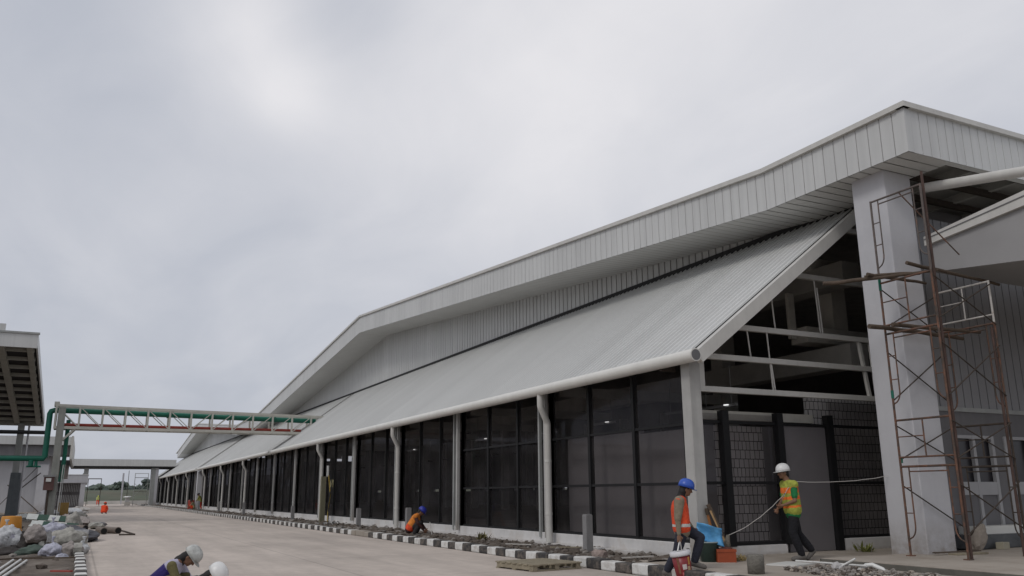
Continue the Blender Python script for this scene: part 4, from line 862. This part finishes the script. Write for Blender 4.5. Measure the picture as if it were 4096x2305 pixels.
# things leaning at the corner post
t = thing('waste_bin', (10.56, 12.92, .15), 'dark green plastic bin under the blue sheet at the corner post', 'bin')
g = MB(); BG = mat('dark green bin', (.035, .06, .05), .6, .2, 8); g.lathe([(.001, 0), (.15, 0), (.19, .32), (.20, .33), (.20, .35), (.175, .35), (.14, .05)], BG, 20, Matrix.Translation((10.56, 12.92, .15))); g.build('tub', t)
g = MB(); g.lathe([(.198, .335), (.207, .34), (.207, .355), (.198, .36)], mat('pale rim', (.25, .3, .3), .5, .1), 20, Matrix.Translation((10.56, 12.92, .15))); g.build('rim', t)
BLUS = mat('light blue sheet', (.10, .34, .62), .6, .22, 9, .4, 25)
g = MB(); c = V((10.55, 12.86, .64)); n = 9; vs = []
for j in range(n+1):
    for i in range(n+1):
        u, v = i/n-.5, j/n-.5; q = c+Rf*(u*.46)+V((0, 0, 1))*(v*.30-u*.13)-Nf*(.05*math.sin(u*7+v*3)+.22*v*v+.03*noise.noise(V((u*6, v*6, 1))))+Nf*(-.02)
        vs.append(q)
g.add(vs, [(j*(n+1)+i, j*(n+1)+i+1, (j+1)*(n+1)+i+1, (j+1)*(n+1)+i) for j in range(n) for i in range(n)], BLUS, True); o = g.build('blue_sheet'); s = o.modifiers.new('solid', 'SOLIDIFY'); s.thickness = .02
tag(o, 'crumpled light blue sheet lying over the dark bin by the corner post', 'sheet')
t = thing('crate', (10.76, 12.72, .15), 'orange red plastic crate on the pavement right of the dark bin', 'crate'); CRM = mat('orange red crate', (.30, .06, .02), .55, .15, 10)
rr = Matrix.Rotation(AR, 3, 'Z'); g = MB()
for a, b_ in (((-.16, -.13, 0), (.16, .13, .015)), ((-.17, -.14, 0), (-.155, .14, .23)), ((.155, -.14, 0), (.17, .14, .23)), ((-.155, -.14, .0), (.155, -.125, .22)), ((-.155, .125, .0), (.155, .14, .22)), ((-.18, -.15, .18), (.18, -.14, .235)), ((-.18, .14, .18), (.18, .15, .235))):
    g.box([a[i]+(10.76, 12.72, .15)[i] for i in range(3)], [b_[i]+(10.76, 12.72, .15)[i] for i in range(3)], CRM, rr, (10.76, 12.72, .15))
g.build('tub', t)
g = MB(); g.blob((10.76, 12.72, .36), (.13, .10, .06), mat('red brown rags', (.10, .04, .035), .9, .4, 14), 4, .5, 2, 1.5, None); g.build('contents', t)
t = thing('broom', (11.02, 12.9, .2), 'worn broom leaning bristles down against the corner post', 'broom')
g = MB(); g.tube([(10.78, 13.1, 1.18), (10.92, 12.92, .6)], .018, WOOD, 8); g.build('handle', t)
g = MB(); g.lathe([(.03, .22), (.05, .12), (.09, -.02), (.001, -.02)], mat('grey bristle', (.16, .145, .12), .95, .35, 40, .6, 60), 12, Matrix.Translation((10.93, 12.86, .40)) @ Matrix.Rotation(R(14), 4, 'Y')); g.build('head', t)
for i, (a, b_, w_, m_, lab) in enumerate((((10.80, 13.1, 1.06), (10.99, 12.88, .36), .05, WOODL, 'yellow timber batten leaning on the corner post with a dark stained top'), ((10.76, 13.14, .98), (10.90, 13.08, .20), .04, mat('orange brown batten', (.36, .15, .05), .7, .3, 8), 'orange brown batten standing just behind the yellow one at the post'))):
    g = MB(); g.beam(a, b_, w_, w_*.8, m_); g.tube([V(a), V(a)+(V(a)-V(b_)).normalized()*.12], .035, WOOD, 8); tag(g.build('timber_batten'), lab, 'batten')
g = MB(); rnd = random.Random(9)
for i in range(46): a = rnd.uniform(0, 6.28); l = rnd.uniform(.06, .2); p = V((11.1+rnd.uniform(-.07, .07), 12.72+rnd.uniform(-.1, .1), .16)); g.tube([p, p+V((math.cos(a)*l*.6, math.sin(a)*l*.5, .02+l*.45))], .006, mat('dry straw', (.30, .23, .10), .9, .3, 20), 4)
tag(g.build('straw_tuft'), 'yellow straw and twigs right of the orange crate', 'straw')
# pallet
pl = thing('wooden_pallet', (8.6, 15.2, 0), 'weathered grey wooden pallet lying on the road against the striped kerb', 'pallet'); pc = V((8.05, 14.95, 0)); rr = Matrix.Rotation(R(8), 3, 'Z')
def pbox(a, b_, name):
    g = MB(); g.box((pc.x+a[0], pc.y+a[1], a[2]), (pc.x+b_[0], pc.y+b_[1], b_[2]), PALW, rr, pc); g.build(name, pl, .003)
for k in range(7): pbox((-.58, -.62+k*.185, .105), (.58, -.62+k*.185+.13, .13), 'deck_board')
for x in (-.56, -.05, .46): pbox((x, -.6, .025), (x+.1, .6, .105), 'bearer')
for y in (-.6, -.05, .5): pbox((-.58, y, .002), (.58, y+.1, .025), 'bottom_board')
# concrete test block, bollards
t = stones(1, (0, 1), (0, 1), 0, (.1, .1), (CONC,)); g = MB(); g.blob((10.08, 11.02, .31), (.17, .17, .21), CONC, 3, .12, 3, 1.2); 
g = MB(); g.lathe([(.001, .0), (.13, .0), (.135, .27), (.12, .29), (.001, .29)], mat('rough cement drum', (.17, .16, .14), .95, .3, 6, .7, 30), 18, Matrix.Translation((9.62, 10.66, .15))); tag(g.build('cement_block'), 'rough grey round cement block on the pavement at the lower edge', 'block')
BOL = mat('grey concrete bollard', (.23, .225, .225), .85, .12, 3, .2, 20, streak=.1)
for i, (y, h_, lab) in enumerate(((16.6, .79, 'nearest square concrete bollard by the plinth, right of the big downpipe'), (28.3, .8, 'square concrete bollard standing beyond the squatting worker beside a thin post'), (34.2, .72, 'concrete bollard by the plinth left of the equipment post'), (46.2, .7, 'small concrete bollard beyond the equipment post'), (61.3, .8, 'distant concrete bollard next to the fourth downpipe'), (73, .8, 'far concrete bollard near the fifth downpipe'), (86, .8, 'last concrete bollard beside the group of distant workers'))):
    g = MB(); w_ = .085; g.box((10.2-w_, y-w_, .05), (10.2+w_, y+w_, .13+h_), BOL); g.box((10.2-w_+.01, y-w_+.01, .13+h_), (10.2+w_-.01, y+w_-.01, .15+h_), BOL); tag(g.build('bollard', bevel=.008), lab, 'bollard', 'concrete bollards along the soil strip')
# equipment post with yellow and white boxes and hoses
t = thing('equipment_post', (10.3, 40.5, .1), 'khaki cable post with hanging hoses and small white boxes beside the third downpipe', 'cable post')
g = MB(); g.box((10.2, 40.4, .1), (10.42, 40.6, 2.25), mat('khaki board', (.16, .15, .10), .8, .15, 3)); g.build('board', t)
g = MB(); g.box((10.42, 40.3, 2.25), (10.5, 40.4, 2.75), PVC); g.box((10.62, 40.3, 1.75), (10.74, 40.4, 2.1), mat('yellowish box', (.5, .45, .25), .6, .2, 6)); g.build('box', t)
g = MB(); g.tube([(10.5, 40.3, 2.3), (10.62, 40.3, 1.4), (10.55, 40.3, .9), (10.5, 40.2, .2)], .025, mat('yellow hose', (.40, .28, .05), .6, .2, 5), 6); g.tube([(10.55, 40.3, 2.5), (10.66, 40.28, 1.9), (10.5, 40.2, .9), (10.55, 40.1, .2)], .02, BLACKP, 6); g.build('hose', t)
g = MB()
for k in range(9): x = 9.4+k*.14; g.tube([(x, 36.5+k*.2, .16), (x+.3, 37.5+k*.25, .2), (x+.1, 39+k*.15, .15)], .02, (GREYPL, PVC, BLACKP)[k % 3], 5)
tag(g.build('loose_cable'), 'tangle of grey and black cables lying on the soil before the equipment post', 'cables')
t = thing('red_container', (10.4, 91.5, .1), 'distant red plastic drum standing between the crouching workers', 'drum'); g = MB(); g.lathe([(.001, 0), (.3, 0), (.32, .1), (.3, .45), (.32, .8), (.28, .9), (.001, .9)], REDP, 14, Matrix.Translation((10.1, 91.5, .1))); g.build('drum', t)
# little weeds, plank offcuts, stone lumps in the soil strip
WEED = mat('dusty weed', (.13, .14, .05), .9, .35, 10)
def weed(p, s, seed, name, lab, m_=WEED, n=70):
    g = MB(); rnd = random.Random(seed)
    for i in range(n):
        a = rnd.uniform(0, 6.28); e_ = rnd.uniform(.2, 1.4); l = s*rnd.uniform(.4, 1); q = V(p)+V((rnd.uniform(-s, s)*.5, rnd.uniform(-s, s)*.5, 0)); d = V((math.cos(a)*math.cos(e_), math.sin(a)*math.cos(e_), math.sin(e_)))*l; sd = V((-math.sin(a), math.cos(a), 0))*l*.13
        g.add([q, q+d*.5+sd, q+d, q+d*.5-sd], [(0, 1, 2, 3)], m_)
    tag(g.build(name), lab, 'weed', 'small weeds by the hall plinth')
weed((10.25, 22.3, .14), .26, 1, 'weed', 'dry yellowish weed tuft against the plinth right of the squatting worker', mat('dry weed', (.17, .15, .07), .9, .3, 10))
weed((14.9, 13.2, .15), .26, 4, 'weed', 'bright yellow green seedling at the foot of the end plinth left of the pillar', mat('fresh weed', (.17, .18, .05), .8, .3, 10), 45)
for i, (a, b_, lab) in enumerate((((9.6, 19.5, .19), (9.9, 18.7, .2), 'pale stick lying on the soil strip beyond the pallet'), ((9.35, 14.0, .2), (10.0, 13.9, .21), 'thin pale rod on the soil near the blue helmeted walker'), ((9.8, 17.6, .2), (10.2, 16.9, .22), 'grey plank offcut beside the nearest bollard'))):
    g = MB(); g.beam(a, b_, .05, .02, WTUBE if i < 2 else PALW); tag(g.build('offcut'), lab, 'offcut', 'offcuts on the soil strip')
g = MB(); g.blob((9.45, 14.95, .2), (.17, .14, .11), mat('pinkish rubble', (.30, .24, .215), .95, .25, 8, .5, 25), 8, .35, 2, 1.6); tag(g.build('rubble_lump'), 'pinkish mortar lump resting on the soil behind the kerb near the pallet', 'rubble lump')
# white pvc pipes on the rubble
g = MB(); g.tube([(11.15, 11.35, .24), (11.02, 9.75, .27)], .017, PVC, 8); tag(g.build('plastic_pipe'), 'thin straight white plastic pipe lying along the rubble heap', 'pipe')
g = MB(); g.tube([(11.05, 9.95, .17), (11.1, 9.82, .27), (11.16, 9.76, .28), (11.22, 9.62, .22), (11.2, 9.5, .13)], .035, PVC, 12); tag(g.build('pipe_elbow'), 'bent white pipe elbow at the right end of the rubble heap', 'pipe elbow')
g = MB(); g.blob((10.95, 10.25, .21), (.11, .09, .10), mat('pale plastic scrap', (.42, .41, .40), .7, .2, 9), 5, .5, 2, 1.4); g.tube([(10.98, 10.2, .24), (11.08, 10.0, .36)], .018, PVC, 6); tag(g.build('plastic_scrap'), 'pale crumpled plastic scrap on the rubble left of the pipe elbow', 'scrap')
g = MB(); g.box((10.9, 11.35, .153), (11.7, 11.9, .175), SOFF, Matrix.Rotation(R(20), 3, 'Z')); tag(g.build('board'), 'flat pale board lying on the pavement behind the rubble heap', 'board')
# debris behind the scaffold
SACK = mat('dusty cement sack', (.27, .235, .20), .9, .2, 5, .5, 16)
g = MB(); g.blob((16.1, 11.4, .46), (.16, .13, .30), SACK, 2, .2, 3, 1.3, Matrix.Rotation(R(35), 3, 'Y')); tag(g.build('cement_sack'), 'slumped beige cement sack leaning behind the right foot of the scaffold', 'sack')
g = MB(); g.box((16.55, 11.25, .245), (16.85, 11.4, .38), mat('cream block', (.38, .35, .27), .85, .15, 5), Matrix.Rotation(R(12), 3, 'Z')); tag(g.build('block', bevel=.01), 'cream coloured block on the porch slab right of the cement sack', 'block')
g = MB(); g.box((16.0, 11.5, .25), (18.8, 11.9, .52), mat('dark debris sheet', (.10, .105, .11), .8, .3, 4)); g.box((16.2, 11.55, .52), (18.3, 11.9, .68), SOFF); tag(g.build('stacked_sheets', bevel=.01), 'low stack of grey sheets against the porch wall below the windows', 'sheet stack')
g = MB(); g.blob((17.75, 11.2, .33), (.3, .2, .12), mat('black rag', (.02, .02, .02), .9, .3, 10), 12, .5, 2, 1.6); g.blob((17.6, 11.05, .3), (.13, .09, .05), PLAST, 3, .3, 2); tag(g.build('rag_heap'), 'black rag heap with a white scrap near the right edge of the porch', 'rags')
g = MB(); g.beam((14.4, 10.75, .262), (15.2, 10.7, .262), .2, .03, PALW); g.beam((14.1, 10.9, .29), (15.3, 10.86, .29), .09, .02, WOOD); tag(g.build('plank'), 'short planks lying flat in front of the pillar foot', 'plank')
# ------------------------------------------------------------------ left yard
rnd = random.Random(21)
def bag(p, r, m_, lab, seed, name='rubbish_bag', tie=True, cat='bag', grp='stuffed sacks and bags heaped in the left yard'):
    g = MB(); ico = ICO[4]; vs = []; sd = V((seed*2.1, seed*5.3, seed))
    for v in ico[0]:
        an = math.atan2(v.y, v.x); f_ = 1+.30*noise.noise(v*1.5+sd)-.20*abs(noise.noise(v*3.1+sd))-.13*abs(noise.noise(v*6.5+sd))+.05*abs(math.sin(an*7+seed+3*noise.noise(v*2+sd)))*(1-abs(v.z)); z = v.z
        if z < -.3: z = -.3+(z+.3)*.45
        q = V((v.x*r[0], v.y*r[1], z*r[2]))*f_
        if z > .75: q.x *= .65; q.y *= .65
        vs.append(V(p)+q+V((0, 0, r[2]*.55)))
    g.add(vs, ico[1], m_, True); o = g.build(name); tag(o, lab, cat, grp)
    if tie:
        k = MB(); top = V(p)+V((rnd.uniform(-.04, .04), rnd.uniform(-.04, .04), r[2]*1.5)); k.lathe([(.03, 0), (.02, .05), (.06, .12), (.05, .13), (.001, .09)], m_, 9, Matrix.Translation(top)); k.build('tied_neck', o)
WB = mat('white plastic sack', (.46, .47, .48), .45, .25, 9, .8, 14, spec=.5); LB = mat('lavender plastic bag', (.38, .385, .46), .35, .3, 11, .9, 14, spec=.6); TB = mat('beige woven sack', (.31, .30, .27), .7, .35, 9, .9, 14)
PB = mat('pinkish woven sack', (.28, .25, .235), .75, .35, 9, .9, 14); DB = mat('dark rubbish', (.035, .03, .028), .8, .3, 8, .5, 16); GB = mat('dull green rubbish', (.06, .085, .07), .8, .3, 6, .4, 16)
BAGS = (((-1.62, 27.0, 0), (.42, .4, .46), WB, 'big white sack at the far left edge of the heap under the orange bucket'), ((-1.02, 26.0, .05), (.26, .26, .33), DB, 'dark brown rubbish bag right of the big white sack'),
        ((-.88, 25.4, .28), (.28, .26, .30), PB, 'pinkish woven sack standing in the middle of the heap'), ((-.55, 26.6, .35), (.36, .3, .26), LB, 'pale lavender plastic bag lying high behind the pinkish sack'),
        ((-.42, 23.6, 0), (.28, .25, .24), LB, 'crumpled lavender bag low at the front of the heap'), ((-.12, 25.2, .14), (.46, .36, .32), TB, 'large beige woven sack on the right of the heap'),
        ((-.02, 23.6, 0), (.26, .25, .23), PB, 'small dusty sack in front of the large beige one'), ((-.85, 24.2, 0), (.42, .3, .18), GB, 'flattened dull green bag under the pinkish sack'),
        ((-1.35, 24.4, 0), (.55, .3, .16), DB, 'black flattened sacks below the big white sack'), ((.22, 24.6, 0), (.16, .15, .2), WB, 'small whitish bag by the kerb at the right end of the heap'),
        ((-.20, 22.9, 0), (.14, .12, .09), LB, 'tiny lavender bag scrap in front of the heap'), ((-.06, 38, .05), (.33, .3, .5), TB, 'dusty upright sack beside the kerb beyond the striped boards'), ((-.3, 45, 0), (.5, .4, .4), PB, 'pinkish bag further up the left kerb near the yellow box'))
for i, (p, r, m_, lab) in enumerate(BAGS): bag(p, r, m_, lab, i+1, tie=i in (0, 3, 4, 9))
t = thing('plastic_tub', (-1.75, 30.2, .3), 'orange plastic tub upside down behind the white sack at the left edge', 'tub'); g = MB(); g.lathe([(.30, .0), (.27, .40), (.25, .43), (.001, .44)], mat('orange tub', (.48, .20, .02), .5, .12, 5), 20, Matrix.Translation((-1.72, 30.0, .42))); g.build('shell', t)
g = MB(); g.lathe([(.31, -.02), (.32, .0), (.31, .03), (.30, .03)], mat('orange tub', (.48, .20, .02)), 20, Matrix.Translation((-1.72, 30.0, .42))); g.build('rim', t)
g = MB(); g.box((-2.2, 29.6, 0), (-1.3, 30.4, .41), DB); tag(g.build('crate_stack'), 'dark crate hidden behind the white sack, carrying the orange tub', 'crate')
g = MB(); g.box((.0, 26.3, .15), (.34, 26.42, .53), WB, Matrix.Rotation(R(4), 3, 'Z')); tag(g.build('white_board'), 'small upright white board behind the sacks beside the kerb', 'panel')
g = MB(); g.box((.02, 23.0, .1), (.20, 23.3, .30), TB, Matrix.Rotation(R(20), 3, 'X')); tag(g.build('white_carton', bevel=.01), 'whitish carton leaning at the kerb end of the sack heap', 'carton')
SB = mat('dark green board', (.03, .075, .055), .7, .2, 6); SW = mat('dirty white board', (.50, .52, .50), .7, .12, 5)
for i, (x, y, z, rz, lab) in enumerate(((-1.05, 41, .55, -12, 'upper green and white striped barrier board on the debris pile'), (-.75, 37.5, .35, -14, 'second green and white striped barrier board just below the upper one'), (-.45, 34.5, .2, -16, 'lowest striped barrier board with faded light green paint'))):
    t = thing('barrier_board', (x, y, z), lab, 'board', 'striped barrier boards on the left debris'); q = Matrix.Rotation(R(rz), 3, 'Z') @ Matrix.Rotation(R(-35), 3, 'X') @ Matrix.Rotation(R(6), 3, 'Y')
    for k in range(4):
        g = MB(); g.box((x-.8+k*.42, y-.02, z-.12), (x-.8+k*.42+.415, y+.02, z+.14), (SW, SB)[k % 2], q, (x, y, z)); g.build('stripe', t)
g = MB(); g.blob((-.35, 33, .1), (1.0, 3.2, .34), mat('dark tarpaulin', (.055, .055, .065), .7, .25, 2, .4, 10), 4, .3, 4, 1.7); tag(g.build('tarpaulin'), 'dark grey tarpaulin heap under the striped boards', 'tarpaulin')
BKT = mat('black pipe bore', (.008, .008, .008), .9, 0); PIPC = mat('clay grey pipe', (.16, .13, .11), .7, .25, 4)
def duct(a, b_, r, lab, m_=PIPC, name='drain_pipe'):
    a = V(a); b_ = V(b_); d = (b_-a).normalized(); t = thing(name, (a.x, a.y, a.z-r), lab, 'pipe', 'short drain pipes lying by the left kerb')
    g = MB(); g.tube([a, b_], r, m_, 18, cap=False); g.tube([a, a+d*.05], r*1.12, m_, 18, cap=False); g.tube([a+d*.001, a+d*.002], r*1.11, m_, 18); g.build('barrel', t)
    k = MB(); k.tube([a-d*.004, a+d*.0], r*.9, BKT, 18); k.build('bore', t)
duct((.36, 36.6, .24), (-.9, 38.0, .26), .12, 'grey drain pipe with dark mouth poking over the left kerb')
duct((1.0, 36.6, .12), (.85, 38.6, .12), .12, 'short drain pipe on the road, left one of the pair with dark mouths')
duct((1.5, 36.9, .12), (1.05, 38.3, .12), .12, 'short drain pipe on the road, right one of the pair with dark mouths')
g = MB(); g.blob((.85, 43, .14), (.32, .5, .17), TB, 6, .5, 2, 1.5); g.blob((1.0, 46, .1), (.35, .5, .13), PLASTD, 7, .5, 2, 1.5); tag(g.build('rubble_heap'), 'pale rubble scraps on the road behind the short drain pipes', 'rubble')
g = MB(); g.beam((1.48, 35.3, .03), (2.0, 35.2, .03), .05, .05, RUSTD); g.beam((2.0, 35.2, .03), (1.8, 38.6, .03), .05, .05, RUSTD); g.beam((1.8, 38.6, .03), (1.62, 40.2, .03), .05, .05, RUSTD); tag(g.build('angle_iron'), 'bent dark steel angle lying on the road right of the drain pipes', 'steel bar')
for i in range(3):
    g = MB(); b_ = at((52, 82, 106)[i], (2241, 2240, 2243)[i], .10); a = at((0, 0, 12)[i], (2276, 2297, 2308)[i], .10); g.tube([b_+(a-b_)*2.6, b_], .026, PVC, 10); tag(g.build('plastic_pipe'), ('leftmost long white plastic pipe on the soil at the lower left', 'middle long white plastic pipe on the soil at the lower left', 'rightmost long white plastic pipe on the soil at the lower left')[i], 'pipe', 'long white plastic pipes on the soil')
for i, (a, b_, m_, lab) in enumerate((((-.9, 21.6, .12), (.1, 21.3, .12), WOOD, 'brown stick lying across the soil before the sack heap'), ((-.3, 18.0, .1), (.02, 17.5, .12), REDP, 'reddish strip of scrap near the left kerb'), ((-1.4, 21.9, .1), (-.6, 22.2, .1), WOOD, 'grey brown batten beside the white pipes'))):
    g = MB(); g.beam(a, b_, .06, .03, m_); tag(g.build('scrap_stick'), lab, 'stick', 'sticks on the left soil')
t = thing('cardboard_box', (-.75, 74, 0), 'ochre box standing among debris before the gate house', 'box'); g = MB(); g.box((-1.2, 70, .0), (-.55, 70.6, 1.0), mat('ochre card', (.30, .19, .06), .8, .15, 3)); g.build('carton', t)
for i, (x, y, s, m_, lab) in enumerate(((-.2, 75, .55, WB, 'white debris lump at the road edge below the gate house column'), (.1, 84, .6, BARRIER, 'pale pointed rubble pile at the foot of the dark gate frame'), (-1.9, 70, .5, WB, 'white sheet scrap on the pile left of the ochre box'), (-2.9, 60, .4, SW, 'pale slab scrap beside the bridge leg foot'), (-.5, 52, .5, DB, 'dark debris lump just past the bridge leg'), (.1, 49, .4, PB, 'pinkish debris lump by the kerb near the bridge'), (.0, 58, .45, TB, 'beige rubble lump beside the kerb beyond the bridge'), (-1.4, 48, .35, SW, 'whitish flat scrap on the debris at the bridge leg'))):
    g = MB(); g.blob((x, y, s*.35), (s*1.3, s*1.5, s*.6), m_, i+30, .55, 3, 1.6); tag(g.build('debris_lump'), lab, 'debris', 'debris lumps along the left road edge')

rnd = random.Random(33)
for i in range(26):
    p = V((rnd.uniform(-1.9, .15), rnd.uniform(22.6, 30), rnd.uniform(.05, .55))); g = MB(); a = rnd.uniform(0, 3.1); w_ = rnd.uniform(.05, .16); n = 5
    vs = [p+V((math.cos(a)*(i_/n-.5)*w_*2, math.sin(a)*(i_/n-.5)*w_*2, 0))+V((0, 0, (j_/n-.5)*w_*1.6))+V((-math.sin(a), math.cos(a), 0))*.06*noise.noise(V((i_*.9, j_*.9, i))) for j_ in range(n+1) for i_ in range(n+1)]
    g.add(vs, [(j_*(n+1)+i_, j_*(n+1)+i_+1, (j_+1)*(n+1)+i_+1, (j_+1)*(n+1)+i_) for j_ in range(n) for i_ in range(n)], (WB, LB, DB, TB, SW)[i % 5], True)
    tag(g.build('loose_scrap'), 'small loose scrap of plastic or sacking caught among the heaped sacks in the left yard', 'scrap', 'loose scraps among the heaped sacks')
# ------------------------------------------------------------------ sky and sun
w = bpy.data.worlds.new('World'); scene.world = w; w.use_nodes = True; nt = w.node_tree; nt.nodes.clear(); N, L = nt.nodes, nt.links
o = N.new('ShaderNodeOutputWorld'); bg = N.new('ShaderNodeBackground'); L.new(bg.outputs[0], o.inputs[0]); bg.inputs[1].default_value = .1
sky = N.new('ShaderNodeTexSky'); sky.sky_type = 'NISHITA'; sky.sun_disc = False; SE, SR = R(46), R(248)
sky.sun_elevation = SE; sky.sun_rotation = SR; sky.dust_density = 3
tc = N.new('ShaderNodeTexCoord'); D = tc.outputs['Generated']
def M(op, a, b=None, c=None):
    r = N.new('ShaderNodeMath'); r.operation = op
    for i, q in enumerate((a, b, c)):
        if q is None: continue
        if isinstance(q, (int, float)): r.inputs[i].default_value = q
        else: L.new(q, r.inputs[i])
    return r.outputs[0]
sp = N.new('ShaderNodeSeparateXYZ'); L.new(D, sp.inputs[0])
zz = M('ADD', M('MAXIMUM', sp.outputs[2], 0.0), .32)
cb = N.new('ShaderNodeCombineXYZ'); L.new(M('DIVIDE', sp.outputs[0], zz), cb.inputs[0]); L.new(M('DIVIDE', sp.outputs[1], zz), cb.inputs[1])
def cloud(scale, det, off, dist=.4, rough=.5):
    mp = N.new('ShaderNodeMapping'); mp.inputs['Location'].default_value = off; mp.inputs['Rotation'].default_value = (0, 0, .5); mp.inputs['Scale'].default_value = (1, .62, 1); L.new(cb.outputs[0], mp.inputs[0])
    n = N.new('ShaderNodeTexNoise'); n.inputs['Scale'].default_value = scale; n.inputs['Detail'].default_value = det; n.inputs['Roughness'].default_value = rough; n.inputs['Distortion'].default_value = dist
    L.new(mp.outputs[0], n.inputs['Vector']); return n.outputs['Fac']
f = M('ADD', M('MULTIPLY', cloud(1.1, 4, (3.1, 1.2, 0)), .62), M('ADD', M('MULTIPLY', cloud(3.6, 6, (7.3, 4.4, 0), .8), .42), M('MULTIPLY', cloud(9, 8, (1.3, 2.4, 0), .5, .6), .12)))
f = M('MULTIPLY', M('SUBTRACT', f, .57), .85)
def blobs(px, py, k, wgt):
    d = (cF*FL+cR*(px-PW/2)-cU*(py-PH/2)).normalized()
    dp = N.new('ShaderNodeVectorMath'); dp.operation = 'DOT_PRODUCT'; L.new(D, dp.inputs[0]); dp.inputs[1].default_value = d
    e = M('EXPONENT', M('MULTIPLY', M('SUBTRACT', dp.outputs['Value'], 1.0), k))
    return M('MULTIPLY', e, wgt)
for a in ((980, 90, 300, .12), (1060, 230, 520, .15), (1150, 400, 900, .20), (1380, 330, 340, .11), (850, 0, 200, .08), (1950, 330, 90, .16), (2950, 330, 60, .20), (350, 250, 60, -.16), (1400, 60, 300, -.22), (700, 950, 30, -.05), (3950, 60, 160, .13), (480, 1850, 30, -.02), (2500, 120, 90, .12), (2300, 800, 60, .10)):
    f = M('ADD', f, blobs(*a))
f = M('ADD', f, M('MULTIPLY', sp.outputs[2], .25))
cr_ = N.new('ShaderNodeValToRGB'); L.new(M('ADD', f, .515), cr_.inputs[0])
e = cr_.color_ramp.elements; e[0].position = 0; e[0].color = (.37, .388, .437, 1); e[1].position = 1; e[1].color = (.86, .85, .875, 1)
q = cr_.color_ramp.elements.new(.45); q.color = (.53, .555, .622, 1)
sc = N.new('ShaderNodeVectorMath'); sc.operation = 'SCALE'; L.new(cr_.outputs[0], sc.inputs[0]); sc.inputs['Scale'].default_value = 9.6
mx = N.new('ShaderNodeMix'); mx.data_type = 'RGBA'; mx.inputs[0].default_value = .06; L.new(sc.outputs[0], mx.inputs[6]); L.new(sky.outputs[0], mx.inputs[7]); L.new(mx.outputs[2], bg.inputs[0])
sd = bpy.data.lights.new('sun', 'SUN'); sun = bpy.data.objects.new('sun', sd); col.objects.link(sun); sd.energy = .85; sd.angle = R(15); sd.color = (1, .97, .93)
S = V((math.sin(SR)*math.cos(SE), math.cos(SR)*math.cos(SE), math.sin(SE)))
sun.rotation_euler = S.to_track_quat('Z', 'Y').to_euler(); sun.location = (0, 0, 60)
scene.view_settings.view_transform = 'Standard'; scene.view_settings.look = 'None'; scene.view_settings.exposure = 0; scene.view_settings.gamma = 1
scene.cycles.max_bounces = 6; scene.cycles.transparent_max_bounces = 12; scene.cycles.use_denoising = True
